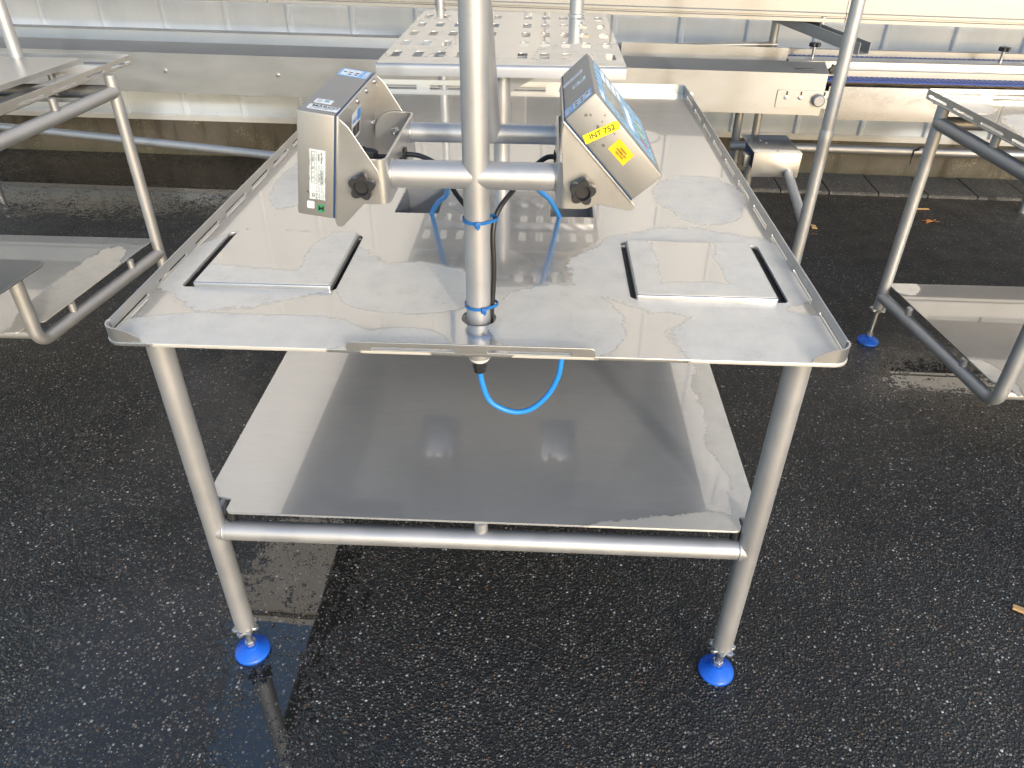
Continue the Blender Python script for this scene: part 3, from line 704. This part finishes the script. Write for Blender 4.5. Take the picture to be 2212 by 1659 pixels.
def asset(M, parent, x0, y0, flip=False):
    a = lab('asset_sticker', M, x0, y0, x0 + .026, y0 + .022, 'white_print', parent, .0012)
    lab('print_block', M, x0 + .014, y0 + .008, x0 + .021, y0 + .018, 'teal', a, .0004, .0002, .0002)
    for i in range(4): lab('print_line', M, x0 + .003, y0 + .004 + i * .0042, x0 + .011 - (i % 2) * .002, y0 + .0052 + i * .0042, 'grey_ink', a, .0002, .0002, .0002)
    return a
asset(TL_, indL, .012, .050)
ml = lab('maker_sticker', TL_, .010, .016, .0555, .040, 'white_print', indL, .002)
text('lettering', 'MARCO', .0125, TL_ @ Matrix.Translation((.015, .0325, .0004)), 'ink', ml, width=.038, bold=.0001)
text('lettering', '01732 782380', .0060, TL_ @ Matrix.Translation((.017, .0245, .0004)), 'grey_ink', ml, width=.032)
text('lettering', 'TEL: SERVICE DESK', .0030, TL_ @ Matrix.Translation((.013, .0195, .0004)), 'grey_ink', ml, width=.028)
# barcode sticker on the back plate of the left box
BPL = ML_ @ axes((-.0043 - LIFT * .5, 0, 0), (0, 1, 0), (0, 0, 1), (-1, 0, 0))
bc = lab('barcode_sticker', BPL, .168, .092, .232, .150 - .012, 'white_print', bpL, .002)
lab('barcode_logo', BPL, .206, .118, .2295, .136, 'blue_cable', bc, .003, .0002, .0002)
text('lettering', 'MARCO', .0085, BPL @ Matrix.Translation((.171, .124, .0003)), 'blue_cable', bc, width=.032, bold=.0002)
xx = .173
while xx < .226:
    wdt = rnd.choice((.0006, .0009, .0014)); lab('bar', BPL, xx, .097, xx + wdt, .115, 'ink', bc, .00005, .0002, .0002); xx += wdt + rnd.choice((.0007, .001, .0014))

# stickers of the tilted indicator
ER = MR_ @ axes((0, BY0 - LIFT, 0), (1, 0, 0), (0, 0, 1), (0, -1, 0))      # x: back -> screen, y: up the box
for i in range(26):
    cx = rnd.gauss(.030, .012); cy = rnd.gauss(.112, .013)
    if not (.005 < cx < .053 and .07 < cy < .152): continue
    rr = rnd.uniform(.0008, .0036); pts = [(cx + rr * rnd.uniform(.4, 1) * math.cos(a), cy + rr * rnd.uniform(.4, 1) * math.sin(a)) for a in [2 * math.pi * q / 11 for q in range(11)]]
    plate('glue_residue', pts, [], .0001, ER, 'peel', indR, .00001)
YT = ER @ Matrix.Translation((.0035, .1195, .0006)) @ Matrix.Rotation(R(-17), 4, 'Z')
yt = plate('name_tape', rounded_poly([(0, -.0068), (.0515, -.0068), (.0555, -.001), (.0535, .0058), (.0485, .0068), (0, .0068)], .0006), [], .0003, YT, 'yellow', indR, .00004)
text('lettering', 'INT 752', .0110, YT @ Matrix.Translation((.0085, -.0002, .0003)), 'ink', yt, width=.038, bold=.00012)
AM = ER @ Matrix.Translation((.033, .070, .0)) @ Matrix.Rotation(R(3), 4, 'Z')
am = plate('warning_label', rounded_poly([(-.0115, -.0175), (.0105, -.0175), (.0115, .0165), (-.0105, .0175)], .0012), [], .0003, AM, 'amber', indR, .00004)
for i, (s, wd) in enumerate((('WARNING', .0135), ('LIVE TERMINALS', .0205), ('ENCLOSED', .0155))):
    text('lettering', s, .0036, AM @ Matrix.Translation((.0035 - i * .0042, .009 - .0105, .0003)) @ Matrix.Rotation(R(90), 4, 'Z') @ Matrix.Translation((-wd / 2, 0, 0)), 'ink', am, width=wd, bold=.00008)
TR_ = MR_ @ axes((0, BY0, BU + LIFT), (1, 0, 0), (0, 1, 0), (0, 0, 1))
bl = lab('instruction_label', TR_, .002, .008, .052, .046, 'sky_label', indR, .002)
for i in range(3):
    lab('picture_box', TR_, .0185 + i * .0105, .013, .028 + i * .0105, .042, 'white_print', bl, .0006, .0002, .0002)
    for j in range(2):
        if i == 2 and j == 0: continue
        pts = [(.0233 + i * .0105 + rnd.uniform(.0022, .0042) * math.cos(a), .020 + j * .013 + rnd.uniform(.0022, .0042) * math.sin(a)) for a in [2 * math.pi * q / 9 for q in range(9)]]
        plate('pictogram', pts, [], .0001, TR_ @ Matrix.Translation((0, 0, .0004)), 'ink', bl, .00001)
text('lettering', 'MARCO', .0095, TR_ @ Matrix.Translation((.0070, .0095, .0004)) @ Matrix.Rotation(R(90), 4, 'Z'), 'white_print', bl, width=.034, bold=.0002)
text('lettering', 'safe use guide', .0028, TR_ @ Matrix.Translation((.0135, .018, .0004)) @ Matrix.Rotation(R(90), 4, 'Z'), 'white_print', bl, width=.018)
asset(TR_, indR, .020, .125)
ms = lab('maker_sticker', TR_, .002, .185, .042, .206, 'white_print', indR, .002)
text('lettering', '01732 782380', .0062, TR_ @ Matrix.Translation((.005, .196, .0004)), 'grey_ink', ms, width=.033)

# ------------------------------------------------------------------ cables and ties
def cable(name, pts, r, mat, label, cat='cable', group=None, per=8): return tag(tube(name, smooth_path(pts, per), r, mat, None, 14), label, cat, group)
def gl_pt(M, s, y, u):
    v = M @ Vector((s, y, u)); return (v.x, v.y, v.z)
cable('black_cable', [gl_pt(ML_, -.036, .226, .058), (-.155, .2275, 1.146), (-.131, .228, 1.150), (-.10, .226, 1.148), (-.066, .215, 1.133), (-.04, .19, 1.10), (-.012, .155, 1.08)], .0042, 'black', 'black cable curving out of the bracket of the upright indicator', 'cable')
cable('black_cable', [gl_pt(ML_, -.036, .190, .050), (-.160, .192, 1.132), (-.146, .193, 1.136), (-.1345, .192, 1.142)], .0042, 'black', 'short black cable from the second gland of the upright indicator into its bracket', 'cable')
cable('black_cable', [(.133, .228, 1.150), (.112, .226, 1.150), (.082, .200, 1.132), (.058, .166, 1.112), (.036, .139, 1.088), (.0285, .126, 1.055), (.0300, .120, 1.00), (.0285, .118, .95), (.0255, .117, .91), (.0225, .125, .86), (.02, .16, .82)], .0043, 'black', 'black cable tied along the steel post', 'cable')
cable('blue_cable', [gl_pt(ML_, -.022, .150, .022), (-.175, .160, 1.108), (-.150, .178, 1.116), (-.135, .190, 1.138), (-.120, .196, 1.142), (-.092, .23, 1.125), (-.072, .31, 1.08), (-.085, .42, 1.01), (-.120, .53, .95), (-.147, .605, .893), (-.160, .655, .84), (-.155, .69, .80)], .0052, 'blue_cable', 'blue cable running from the upright indicator into a table opening', 'cable')
cable('blue_cable', [(.134, .192, 1.144), (.114, .205, 1.139), (.092, .28, 1.105), (.096, .39, 1.040), (.124, .50, .975), (.149, .60, .897), (.160, .655, .84), (.155, .69, .80)], .0052, 'blue_cable', 'blue cable running from the tilted indicator into a table opening', 'cable')
cable('blue_cable', [(PX, PY, .800), (PX + .0005, PY, .786), (PX + .005, PY, .757), (.020, PY, .722), (.044, PY, .703), (.074, PY, .696), (.103, PY, .707), (.130, PY, .738), (.147, PY, .778), (.152, PY, .815), (.158, .13, .86), (.20, .25, .868)], .0052, 'blue_cable', 'bright blue cable hanging in a loop below the table top', 'cable')
def tie(z, ang, label):
    pts = []; r = .0232
    for i in range(37):
        a = R(ang) + 2 * math.pi * i / 36; ex = .011 * max(0, math.cos(a - 0.15)) ** 6
        pts.append((PX + (r + ex) * math.cos(a), PY + (r + ex * .6) * math.sin(a)))
    t = thing('cable_tie', (PX, PY, z), label, 'cable tie', 'blue cable ties round the post')
    obj('band', strip_bm(pts, .0016, z - .0026, z + .0026), 'blue_tie', t, 50)
    ha = R(-82 if z > 1 else -65)
    c = Vector((PX + (r + .0022) * math.cos(ha), PY + (r + .0022) * math.sin(ha), z - .001))
    H = axes(c, (-math.sin(ha), math.cos(ha), 0), UP, (math.cos(ha), math.sin(ha), 0))
    box('head', (-.0040, -.0048, -.0028), (.0040, .0048, .0034), 'blue_tie', t, .0008, H)
    box('tail', (-.0022, -.0065, .0034), (.0022, -.0015, .0058), 'blue_tie', t, .0006, H)
tie(1.083, 0, 'blue cable tie round the post just under the side arms')
tie(.9275, 0, 'blue cable tie round the post close to the table top')

# ------------------------------------------------------------------ perforated platform on its column
ped = thing('perforated_platform', (0, .87, TH), 'perforated steel platform on a single column standing on the wet table', 'platform')
PZ, PYF, PYB, PW = 1.19, .762, 1.55, .283
hh = []
for r_ in range(5):
    for c_ in range(5):
        for sx in (-1, 1): hh.append(rrect(sx * (.046 + .0522 * c_) - .007, PYF + .105 + .141 * r_ - .034, sx * (.046 + .0522 * c_) + .017, PYF + .105 + .141 * r_ + .034, .009))
plate('deck', rrect(-PW + .005, PYF, PW + .005, PYB, .004, 3), hh, .0022, Matrix.Translation((0, 0, PZ)), 'deck', ped, .0004)
lp = [(0, 0), (-.004, -.001), (-.007, -.004), (-.008, -.009), (-.008, -.026), (-.0055, -.026), (-.0055, -.009), (-.0045, -.005), (-.002, -.003), (0, -.003)]
obj('front_lip', prof_bm(lp, (-PW + .005, PYF + .001, PZ), (PW + .005, PYF + .001, PZ), (0, 1, 0)), 'tube', ped, 60)
tube('column', [(.002, .87, TH + .0003), (.002, .87, 1.02), (.002, .87, 1.03), (.002, .87, PZ - .0022)], [.0205, .0205, .0212, .0212], 'tube', ped, 32)
obj('column_flange', lathe_bm([(.036, 0), (.036, .005), (.022, .006)], Matrix.Translation((.002, .87, TH + .0002)), 32), 'plate', ped, 40)
for sx in (-1, 1):
    gp = rounded_poly([(.0205, 0), (.150, 0), (.150, -.006), (.026, -.078), (.0205, -.078)], [0, 0, .003, .004, .002])
    plate('gusset', gp, [circ(.062, -.020, .0165, 24)], .003, axes((.002, .87, PZ - .0025), (sx, 0, 0), UP, (0, -1, 0)), 'galv', ped)
for yy in (.98, 1.2, 1.42): box('stiffener', (-PW + .02, yy - .002, PZ - .028), (PW - .01, yy + .002, PZ - .0025), 'plate', ped, .0004)
tube('platform_post', [(.196, 1.50, PZ + .0002), (.196, 1.50, 2.3)], .0212, 'tube', ped, 28)
obj('post_collar', lathe_bm([(.024, 0), (.024, .004), (.0215, .006)], Matrix.Translation((.196, 1.50, PZ + .0001)), 28), 'plate', ped, 40)

# ------------------------------------------------------------------ neighbouring tables
def neighbour(sx, name, label, lx, ly, ztop, zl, zs, ex, ey, yc, xc, dx):
    """sx: -1 left / 1 right; leg lx,ly; top height; lower tube z; shelf z; elbow ex,ey; far corner yc at x xc; dx: lean of the long side"""
    t = thing(name, (lx + sx * .5, 1.3, 0), label, 'table', 'neighbouring pack tables')
    yn = .98; W = 1.75
    X = lambda y: xc + dx * (yc - y)
    outer = [(X(yc), yc), (X(yc) + sx * W, yc - sx * .0), (X(yn) + sx * W, yn), (X(yn), yn)]
    if sx < 0: holes_ = [[(X(1.62) - .12, 1.62), (X(1.62) - .6, 1.62), (X(1.0) - .6, 1.0), (X(1.0) - .12, 1.0)]]
    else: holes_ = []
    plate('tabletop', rounded_poly(outer, [.02, .02, .02, .02]), holes_, .005, Matrix.Translation((0, 0, ztop)), 'side_top', t, .001)
    L = yc - yn; a = Vector((X(yc), yc - .012, ztop - .001)); d = Vector((X(yn) - X(yc), yn - yc, 0)).normalized()
    sl = []; q = .015
    while q < L - .2: sl.append(rrect(q, .004, q + .125, .0125, .004)); q += .17
    plate('side_rail', rrect(0, 0, L - .03, .026, .001, 2), sl, .003, axes(a + Vector((sx * .0015, 0, 0)), d, UP, d.cross(UP)), 'plate', t)
    sl = []; q = .03
    while q < W - .2: sl.append(rrect(q, .004, q + .16, .0125, .004)); q += .20
    plate('back_rail', rrect(.012, 0, W - .02, .026, .001, 2), sl, .003, axes((X(yc), yc - .0015, ztop - .001), (sx, 0, 0), UP, (0, 1, 0)), 'plate', t)
    # upper frame
    zu = ztop - .062
    xo = lx
    tube('upper_tube', [(lx, ly, zu), (X(yn) + (lx - X(ly)) * 1.0 , yn + .02, zu)], .0215, 'tube' if sx < 0 else 'tube_dark', t)
    tube('upper_cross_tube', [(lx, ly, zu), (lx + sx * (W - .12), ly, zu)], .0212, 'tube_dark', t)
    for yy in (ly - .33,):
        xx = lx + (X(yn) - X(ly)) * (ly - yy) / (ly - yn)
        tube('frame_spacer', [(xx, yy, zu), (xx, yy, ztop - .0055)], .013, 'tube_dark', t, 16)
    # rear leg with its foot
    leg = tube('leg', [(lx, ly, .155), (lx, ly, .16), (lx, ly, ztop - .0055)], .0205, 'tube', t)
    add_foot(leg, lx, ly, .157)
    lg2 = tube('leg', [(lx + sx * (W - .12), ly, .155), (lx + sx * (W - .12), ly, ztop - .0055)], .0205, 'tube', t); add_foot(lg2, lx + sx * (W - .12), ly, .157)
    # bent lower tube rising to the front platform
    zt = .545 if sx < 0 else ztop - .08
    tube('bent_frame_tube', fillet([(lx, ly, zl), (ex, ey, zl), (ex + sx * .0, ey, zt)], .045, 10), .0215, 'tube', t, 28)
    ex2 = ex + sx * (W - .15)
    tube('bent_frame_tube', fillet([(lx + sx * (W - .12), ly, zl), (ex2, ey, zl), (ex2, ey, zt)], .045, 10), .0215, 'tube', t, 28)
    for (yy) in (ly - .18, ly - .52):
        xx = lx + (ex - lx) * (ly - yy) / (ly - ey); tube('shelf_spacer', [(xx, yy, zl), (xx, yy, zs - .0045)], .012, 'tube', t, 16)
    so = [(lx + sx * .012, ly + .01), (lx + sx * (W - .12), ly + .01), (ex2 - sx * .03, ey - .03), (ex + sx * .035, ey - .03), (ex + sx * .025, ey + .03), (ex - sx * .008, ey + .045)]
    plate('shelf', rounded_poly(so, [.01, .01, .01, .01, .008, .01]), [], .004, Matrix.Translation((0, 0, zs)), 'side_shelf' if sx < 0 else 'side_shelf_shaded', t, .0008)
    xf = ex + sx * .72
    tube('lower_cross_tube', [(ex, ey + .06, zl), (ex2, ey + .06, zl)], .0195, 'tube', t)
    fl = tube('front_leg', [(xf, ey + .06, .155), (xf, ey + .06, zl)], .0205, 'tube', t); add_foot(fl, xf, ey + .06, .157)
    return t, X
tL, XL = neighbour(-1, 'pack_table', 'stainless pack table with a loose raised plate and a bent tube frame', -1.409, 1.65, .965, .29, .345, -1.49, .95, 1.84, -1.412, -.055)
plate('loose_plate', rounded_poly([(XL(1.70) - .10, 1.70), (XL(1.70) - .75, 1.70), (XL(.95) - .75, .95), (XL(.95) - .12, .95)], .02), [], .004, Matrix.Translation((0, 0, 1.003)) @ Matrix.Identity(4), 'plate', tL, .0008)
obj('plate_edge', strip_bm([(XL(1.70) - .105, 1.70), (XL(.95) - .125, .95)], .004, .985, 1.001), 'plate', tL)
for yy in (1.6, 1.05): tube('plate_foot', [(XL(yy) - .16, yy, .90), (XL(yy) - .16, yy, .999)], .012, 'tube_dark', tL, 14)
for yy in (1.58, 1.06): box('under_bar', (XL(yy) - .62, yy - .015, .885), (XL(yy) - .02, yy + .015, .9005), 'tube_dark', tL, .001)
tube('table_post', [(-1.745, 1.69, .9655), (-1.745, 1.69, 2.2)], .0212, 'tube', tL)
plate('front_platform', rounded_poly([(-1.405, 1.005), (-2.3, 1.03), (-2.3, .35), (-1.455, .35)], [.03, .01, .01, .03]), [], .006, Matrix.Translation((0, 0, .554)), 'plate', tL, .001)
tube('platform_tube', [(-1.49, .95, .512), (-2.2, .95, .512)], .0195, 'tube', tL)
tR, XR = neighbour(1, 'pack_table', 'stainless pack table with scalloped water marks and one long blue-footed leg', 1.441, 1.605, .925, .205, .258, 1.532, .90, 1.715, 1.418, .045)
tube('table_post', [(1.95, 1.1, .9255), (1.95, 1.1, 1.9)], .0212, 'tube', tR)

# ------------------------------------------------------------------ machinery along the wall
ax = WN * -1       # towards the camera
# feed trough: straight channel whose section is (distance towards the camera from its line, height)
trough = thing('feed_trough', wp(-1.0, .55, 0), 'long weathered steel feed trough running along the white wall', 'trough')
def tr(sec, s0, s1, z0, z1, name, mat='galv'):
    a = wp(s0, 0, z0); b = wp(s1, 0, z1); return obj(name, prof_bm(sec, a, b, ax), mat, trough, 25)
# heights are relative to the rim of the near wall (z0/z1 at the ends)
near = [(.70, 0), (.70, -.20), (.697, -.20), (.697, -.003), (.60, .034), (.60, .037)]
tr(near, -4.2, 1.40, .775, .742, 'near_wall')
tr([(.60, .036), (.603, .036), (.56, -.12), (.40, -.13), (.36, .045), (.357, .045), (.397, -.133), (.563, -.123)], -4.2, .95, .775, .745, 'channel')
tr([(.36, .044), (.36, .048), (.30, .050), (.30, .046)], -4.2, .95, .775, .745, 'far_rim')
for s, z in ((-2.02, .675), (-1.41, .668), (.74, .628), (-3.0, .68)):
    obj('bolt_head', lathe_bm([(.012, 0), (.012, .001), (.0085, .0015), (.0085, .007), (.005, .008)], axes(wp(s, .700, z), WD, UP, ax), 16), 'bolt', trough, 30)
obj('end_wing', prof_bm([(.48, -.02), (.48, .055), (.477, .055), (.477, -.02)], wp(.38, 0, .775), wp(1.235, .02, .768), ax), 'galv', trough, 20)
obj('curved_rim', tube_bm([wp(.38, .40, .80), wp(.7, .405, .806), wp(1.0, .41, .818), wp(1.19, .41, .824)], .014, 14), 'galv', trough, 50)
lpz = plate('joint_plate', rrect(1.17, .578, 1.45, .663, .006), [], .004, axes(wp(0, .706, 0), WD, UP, ax), 'galv', trough)
for s in (1.215, 1.285, 1.40, 1.43):
    obj('joint_bolt', lathe_bm([(.011, 0), (.011, .001), (.008, .0015), (.008, .007), (.004, .008)], axes(wp(s, .707, .628), WD, UP, ax), 14), 'bolt', trough, 30)
    box('bolt_slot', (-.004, .0, 0), (.004, .024, .0015), 'dark', trough, .0003, axes(wp(s + .002, .7065, .634), WD, UP, ax))
obj('round_boss', lathe_bm([(.030, 0), (.030, .03), (.024, .036)], axes(wp(1.375, .70, .620), WD, UP, ax), 24), 'tube_dark', trough, 40)
for s in (-4.0, -.6, 1.04):
    lg = tube('trough_leg', [wp(s, .52, .02), wp(s, .52, .70)], .022, 'tube_dark', trough)
    obj('leg_base', lathe_bm([(.04, -.0), (.04, .008), (.023, .03)], Matrix.Translation(wp(s, .52, 0)), 24), 'tube_dark', lg, 40)

conv = thing('belt_conveyor', wp(2.6, .5, 0), 'twin-lane conveyor with blue link belts and black clamp knobs', 'conveyor')
def cv(sec, s0, s1, name, mat='galv', smooth=25): return obj(name, prof_bm(sec, wp(s0, 0, 0), wp(s1, 0, 0), ax), mat, conv, smooth)
cv([(.703, .526), (.703, .686), (.698, .690), (.60, .690), (.60, .686), (.697, .684), (.697, .526)], 1.418, 4.6, 'near_side_plate', 'convplate')
def belt(o0, o1, z, s0, s1):
    """modular belt: rows of cranked links lying across the lane"""
    bm = bmesh.new(); s = s0; k = 0
    while s < s1:
        m = int((o0 - o1) / .0125)
        for j in range(m):
            o = o1 + (j + .5) * (o0 - o1) / m; sh = (.006 if j % 2 else 0)
            a = wp(s + sh, o + .0052, z); c = [wp(s + sh, o + .0052, z - .004), wp(s + sh + .004, o + .0052, z), wp(s + sh + .017, o + .0052, z), wp(s + sh + .021, o + .0052, z - .004)]
            e = [wp(s + sh, o - .0052, z - .004), wp(s + sh + .004, o - .0052, z), wp(s + sh + .017, o - .0052, z), wp(s + sh + .021, o - .0052, z - .004)]
            cv_ = [bm.verts.new(q) for q in c]; ev = [bm.verts.new(q) for q in e]
            for i in range(3): bm.faces.new((cv_[i], cv_[i + 1], ev[i + 1], ev[i]))
            bm.faces.new(cv_[::-1]); bm.faces.new(ev)
        s += .025; k += 1
    o = obj('belt_links', bm, 'belt', conv, 20); o['kind'] = 'stuff'
    cv([(o0, z - .012), (o1, z - .012), (o1, z - .0045), (o0, z - .0045)], s0, s1, 'belt_core', 'belt')
belt(.688, .605, .716, 1.36, 4.0)
belt(.43, .335, .764, 1.18, 4.0)
cv([(.600, .60), (.600, .742), (.597, .745), (.52, .746), (.52, .742), (.595, .741), (.595, .60)], 1.25, 4.6, 'divider_plate')
cv([(.52, .70), (.52, .768), (.517, .772), (.44, .774), (.44, .770), (.515, .768), (.515, .70)], 1.24, 4.6, 'centre_guide', 'plate')
cv([(.330, .60), (.330, .790), (.326, .794), (.31, .794), (.31, .60)], 1.15, 4.6, 'far_side_plate', 'alu')
cv([(.70, .60), (.31, .60), (.31, .605), (.70, .605)], 1.42, 4.6, 'bed_plate')
box('end_block', (-.03, 0, 0), (.06, .05, .11), 'dark', conv, .003, axes(wp(1.27, .56, .708), WD, UP, ax))
for s in (1.37, 2.31, 3.2):
    k = obj('clamp_knob', star_bm(.020, .030, 6, .018, Matrix.Translation(wp(s, .47, .828))), 'knob', conv, 40)
    tube('clamp_stud', [wp(s, .47, .773), wp(s, .47, .829)], .008, 'bolt', k, 12)
obj('clamp_knob', star_bm(.018, .026, 6, .02, axes(wp(1.45, .602, .748), WD, UP, ax)), 'knob', conv, 40)
for s in (1.95,): obj('side_bolt', lathe_bm([(.011, 0), (.011, .001), (.008, .0015), (.008, .007), (.004, .008)], axes(wp(s, .704, .625), WD, UP, ax), 14), 'bolt', conv, 30)
for s in (2.7, 4.0): tube('conveyor_leg', [wp(s, .5, 0), wp(s, .5, .60)], .022, 'tube_dark', conv)

# overhead aluminium line
line = thing('overhead_conveyor', wp(.5, .6, 0), 'overhead aluminium conveyor line with grooved side rails on round posts', 'conveyor')
bs = [(.70, 0), (.715, .003), (.715, .018), (.705, .021), (.705, .026), (.715, .029), (.715, .040), (.700, .044), (.700, .13), (.695, .13), (.695, .006), (.40, .006), (.40, 0)]
for s0, s1 in ((-5.0, -1.40), (-1.396, 1.412), (1.416, 4.8)):
    z0 = .997 - .0125 * (s0 + .5); z1 = .997 - .0125 * (s1 + .5)
    obj('side_rail', prof_bm(bs, wp(s0, 0, z0), wp(s1, 0, z1), ax), 'alu', line, 30)
MT['guard'] = simple('dark_grey_guard_panel', (.055, .058, .062), .45, 0, .2, 4)
for i in range(8):
    s0 = -4.9 + i * 1.2
    box('guard_panel', (0, 1.14, 0), (1.19, 1.39, .01), 'guard', line, .004, axes(wp(s0, .66, 0), WD, UP, ax))
    box('guard_strut', (-.02, 1.02, -.03), (.02, 1.42, -.001), 'alu', line, .003, axes(wp(s0, .66, 0), WD, UP, ax))
for s, o in ((1.17, .40), (-.53, .72), (-.56, .50), (-3.4, .5), (3.6, .45)):
    p_ = tube('line_post', [wp(s, o, 0), wp(s, o, 1.02 if o < .7 else 2.2)], .0212, 'tube', line)
    obj('post_base', lathe_bm([(.045, 0), (.045, .008), (.023, .03)], Matrix.Translation(wp(s, o, 0)), 24), 'tube', p_, 40)
tube('return_rod', [wp(1.315, .70, .925), wp(1.315, .70, 1.0)], .014, 'tube', line, 16)
obj('rod_collar', lathe_bm([(.022, 0), (.022, .006), (.014, .008)], Matrix.Translation(wp(1.315, .70, .925)), 20), 'plate', line, 40)
pa, pb = wp(1.16, .42, .97), wp(1.42, 1.05, .925)
dr = (pb - pa).normalized(); sd_ = dr.cross(UP).normalized()
obj('support_channel', prof_bm([(-.03, -.03), (.03, -.03), (.03, .02), (.026, .02), (.026, -.026), (-.026, -.026), (-.026, .02), (-.03, .02)], pa, pb, sd_), 'galv', line, 20)

# standing post with its stub, gearbox cover and low pipes
post = thing('support_post', (1.203, 1.95, 0), 'slim round steel post standing between the wet table and the conveyor', 'post')
tube('post_tube', [(1.203, 1.95, .06), (1.203, 1.95, 2.3)], .0240, 'tube', post, 28)
obj('post_sleeve', lathe_bm([(.0255, 0), (.0255, .04), (.0243, .042)], Matrix.Translation((1.203, 1.95, .70)), 28), 'tube', post, 40)
add_foot(post, 1.203, 1.95, .063)
tube('stub_tube', [(1.309, 2.61, .352), (1.203, 1.95, .352)], .0212, 'tube', post, 24)
cover = thing('gearbox_cover', (1.25, 2.75, .3), 'small open steel gearbox cover with rain drops and four rivets on top', 'cover')
box('front_panel', (1.126, 2.600, .333), (1.354, 2.603, .449), 'plate', cover, .001)
plate('top_panel', rounded_poly([(1.126, 2.600), (1.354, 2.600), (1.354, 2.90), (1.126, 2.90)], .003), [], .003, Matrix.Translation((0, 0, .4525)), 'side_top', cover)
box('side_panel', (1.351, 2.603, .333), (1.354, 2.90, .449), 'plate', cover, .0006)
for (x, y) in ((1.22, 2.655), (1.245, 2.63), (1.20, 2.80), (1.22, 2.76)):
    obj('rivet', lathe_bm([(.005, 0), (.005, .001), (.003, .003), (.001, .0035)], Matrix.Translation((x, y, .4524)), 12), 'bolt', cover, 40)
box('gear_block', (1.15, 2.62, .345), (1.33, 2.88, .44), 'gasket', cover, .006)
tube('cover_leg', [(1.17, 2.80, .02), (1.17, 2.80, .346)], .022, 'tube_dark', cover)
box('clamp_block', (1.10, 2.66, .36), (1.128, 2.72, .42), 'plate', cover, .002)
pr_ = thing('floor_pipe', wp(2.4, .6, .347), 'dark steel pipe low along the plinth with a black cable tie knotted on it', 'pipe')
tube('pipe_tube', [wp(1.0, .6, .347), wp(4.6, .6, .347)], .0242, 'tube_dark', pr_, 28)
tube('knotted_tie', [wp(1.965, .66, .375), wp(1.955, .628, .36), wp(1.955, .6245, .34), wp(1.957, .62, .315), wp(1.955, .63, .285)], .004, 'black', pr_, 8)
tube('tie_tail', [wp(1.955, .63, .362), wp(1.975, .645, .385), wp(2.0, .66, .392)], .003, 'black', pr_, 8)
for s in (1.04, 3.4): tube('pipe_support', [wp(s, .6, 0), wp(s, .6, .33)], .016, 'tube_dark', pr_, 16)
pl_ = thing('floor_pipe', (-2.2, 3.1, .3), 'bright steel pipe low above the puddle beside the plinth', 'pipe')
tube('pipe_tube', [(-3.9, 3.48, .3), (-2.815, 3.233, .3), (-1.778, 2.985, .3), (-.6, 2.68, .3)], .0225, 'tube', pl_, 28)
for q in ((-3.6, 3.412), (-.9, 2.757)): tube('pipe_support', [(q[0], q[1], 0), (q[0], q[1], .29)], .016, 'tube_dark', pl_, 16)

# ------------------------------------------------------------------ litter
bm = bmesh.new()
lv = [(.0, .0), (.022, .004), (.045, -.004), (.030, .010), (.040, .030), (.020, .018), (.004, .036), (.004, .016), (-.024, .014), (-.012, .004), (-.018, -.016), (-.002, -.008)]
top_ = [bm.verts.new((2.22 + x * 1.3, 2.90 + y * 1.3, .004 + .008 * ((i * 7) % 5) / 5)) for i, (x, y) in enumerate(lv)]; bm.faces.new(top_)
r_ = bmesh.ops.extrude_face_region(bm, geom=bm.faces[:]); bmesh.ops.translate(bm, verts=[v for v in r_['geom'] if isinstance(v, bmesh.types.BMVert)], vec=(0, 0, .0015))
tag(obj('dry_leaf', bm, 'leaf', None, 0), 'curled orange leaf lying on the asphalt near the paving slabs', 'leaf')
def chip(x, y, a, l, w_, m, label):
    M = Matrix.Translation((x, y, .004)) @ Matrix.Rotation(R(a), 4, 'Z') @ Matrix.Rotation(R(4), 4, 'X')
    bm = box_bm((-l / 2, -w_ / 2, -.003), (l / 2, w_ / 2, .003), .001, 1)
    for v in bm.verts: v.co.y += .12 * w_ * math.sin(v.co.x * 90); v.co.z += .05 * v.co.x
    bm.transform(M); tag(obj('wood_chip' if m == 'wood' else 'twig', bm, m, None, 30), label, 'litter')
chip(1.569, 2.797, 80, .04, .028, 'wood', 'pale wood chip on the asphalt behind the slim post')
chip(1.372, .267, 150, .055, .018, 'wood', 'light splinter of wood on the asphalt beside the big table')
chip(2.262, 3.10, -8, .075, .010, 'wood', 'thin brown stick on the asphalt below the dark pipe')
chip(1.52, 2.70, -4, .085, .010, 'twig', 'thin black twig on the asphalt next to the pale wood chip')
chip(2.78, 3.39, -5, .09, .012, 'twig', 'dark twig lying on the paving slabs at the plinth')
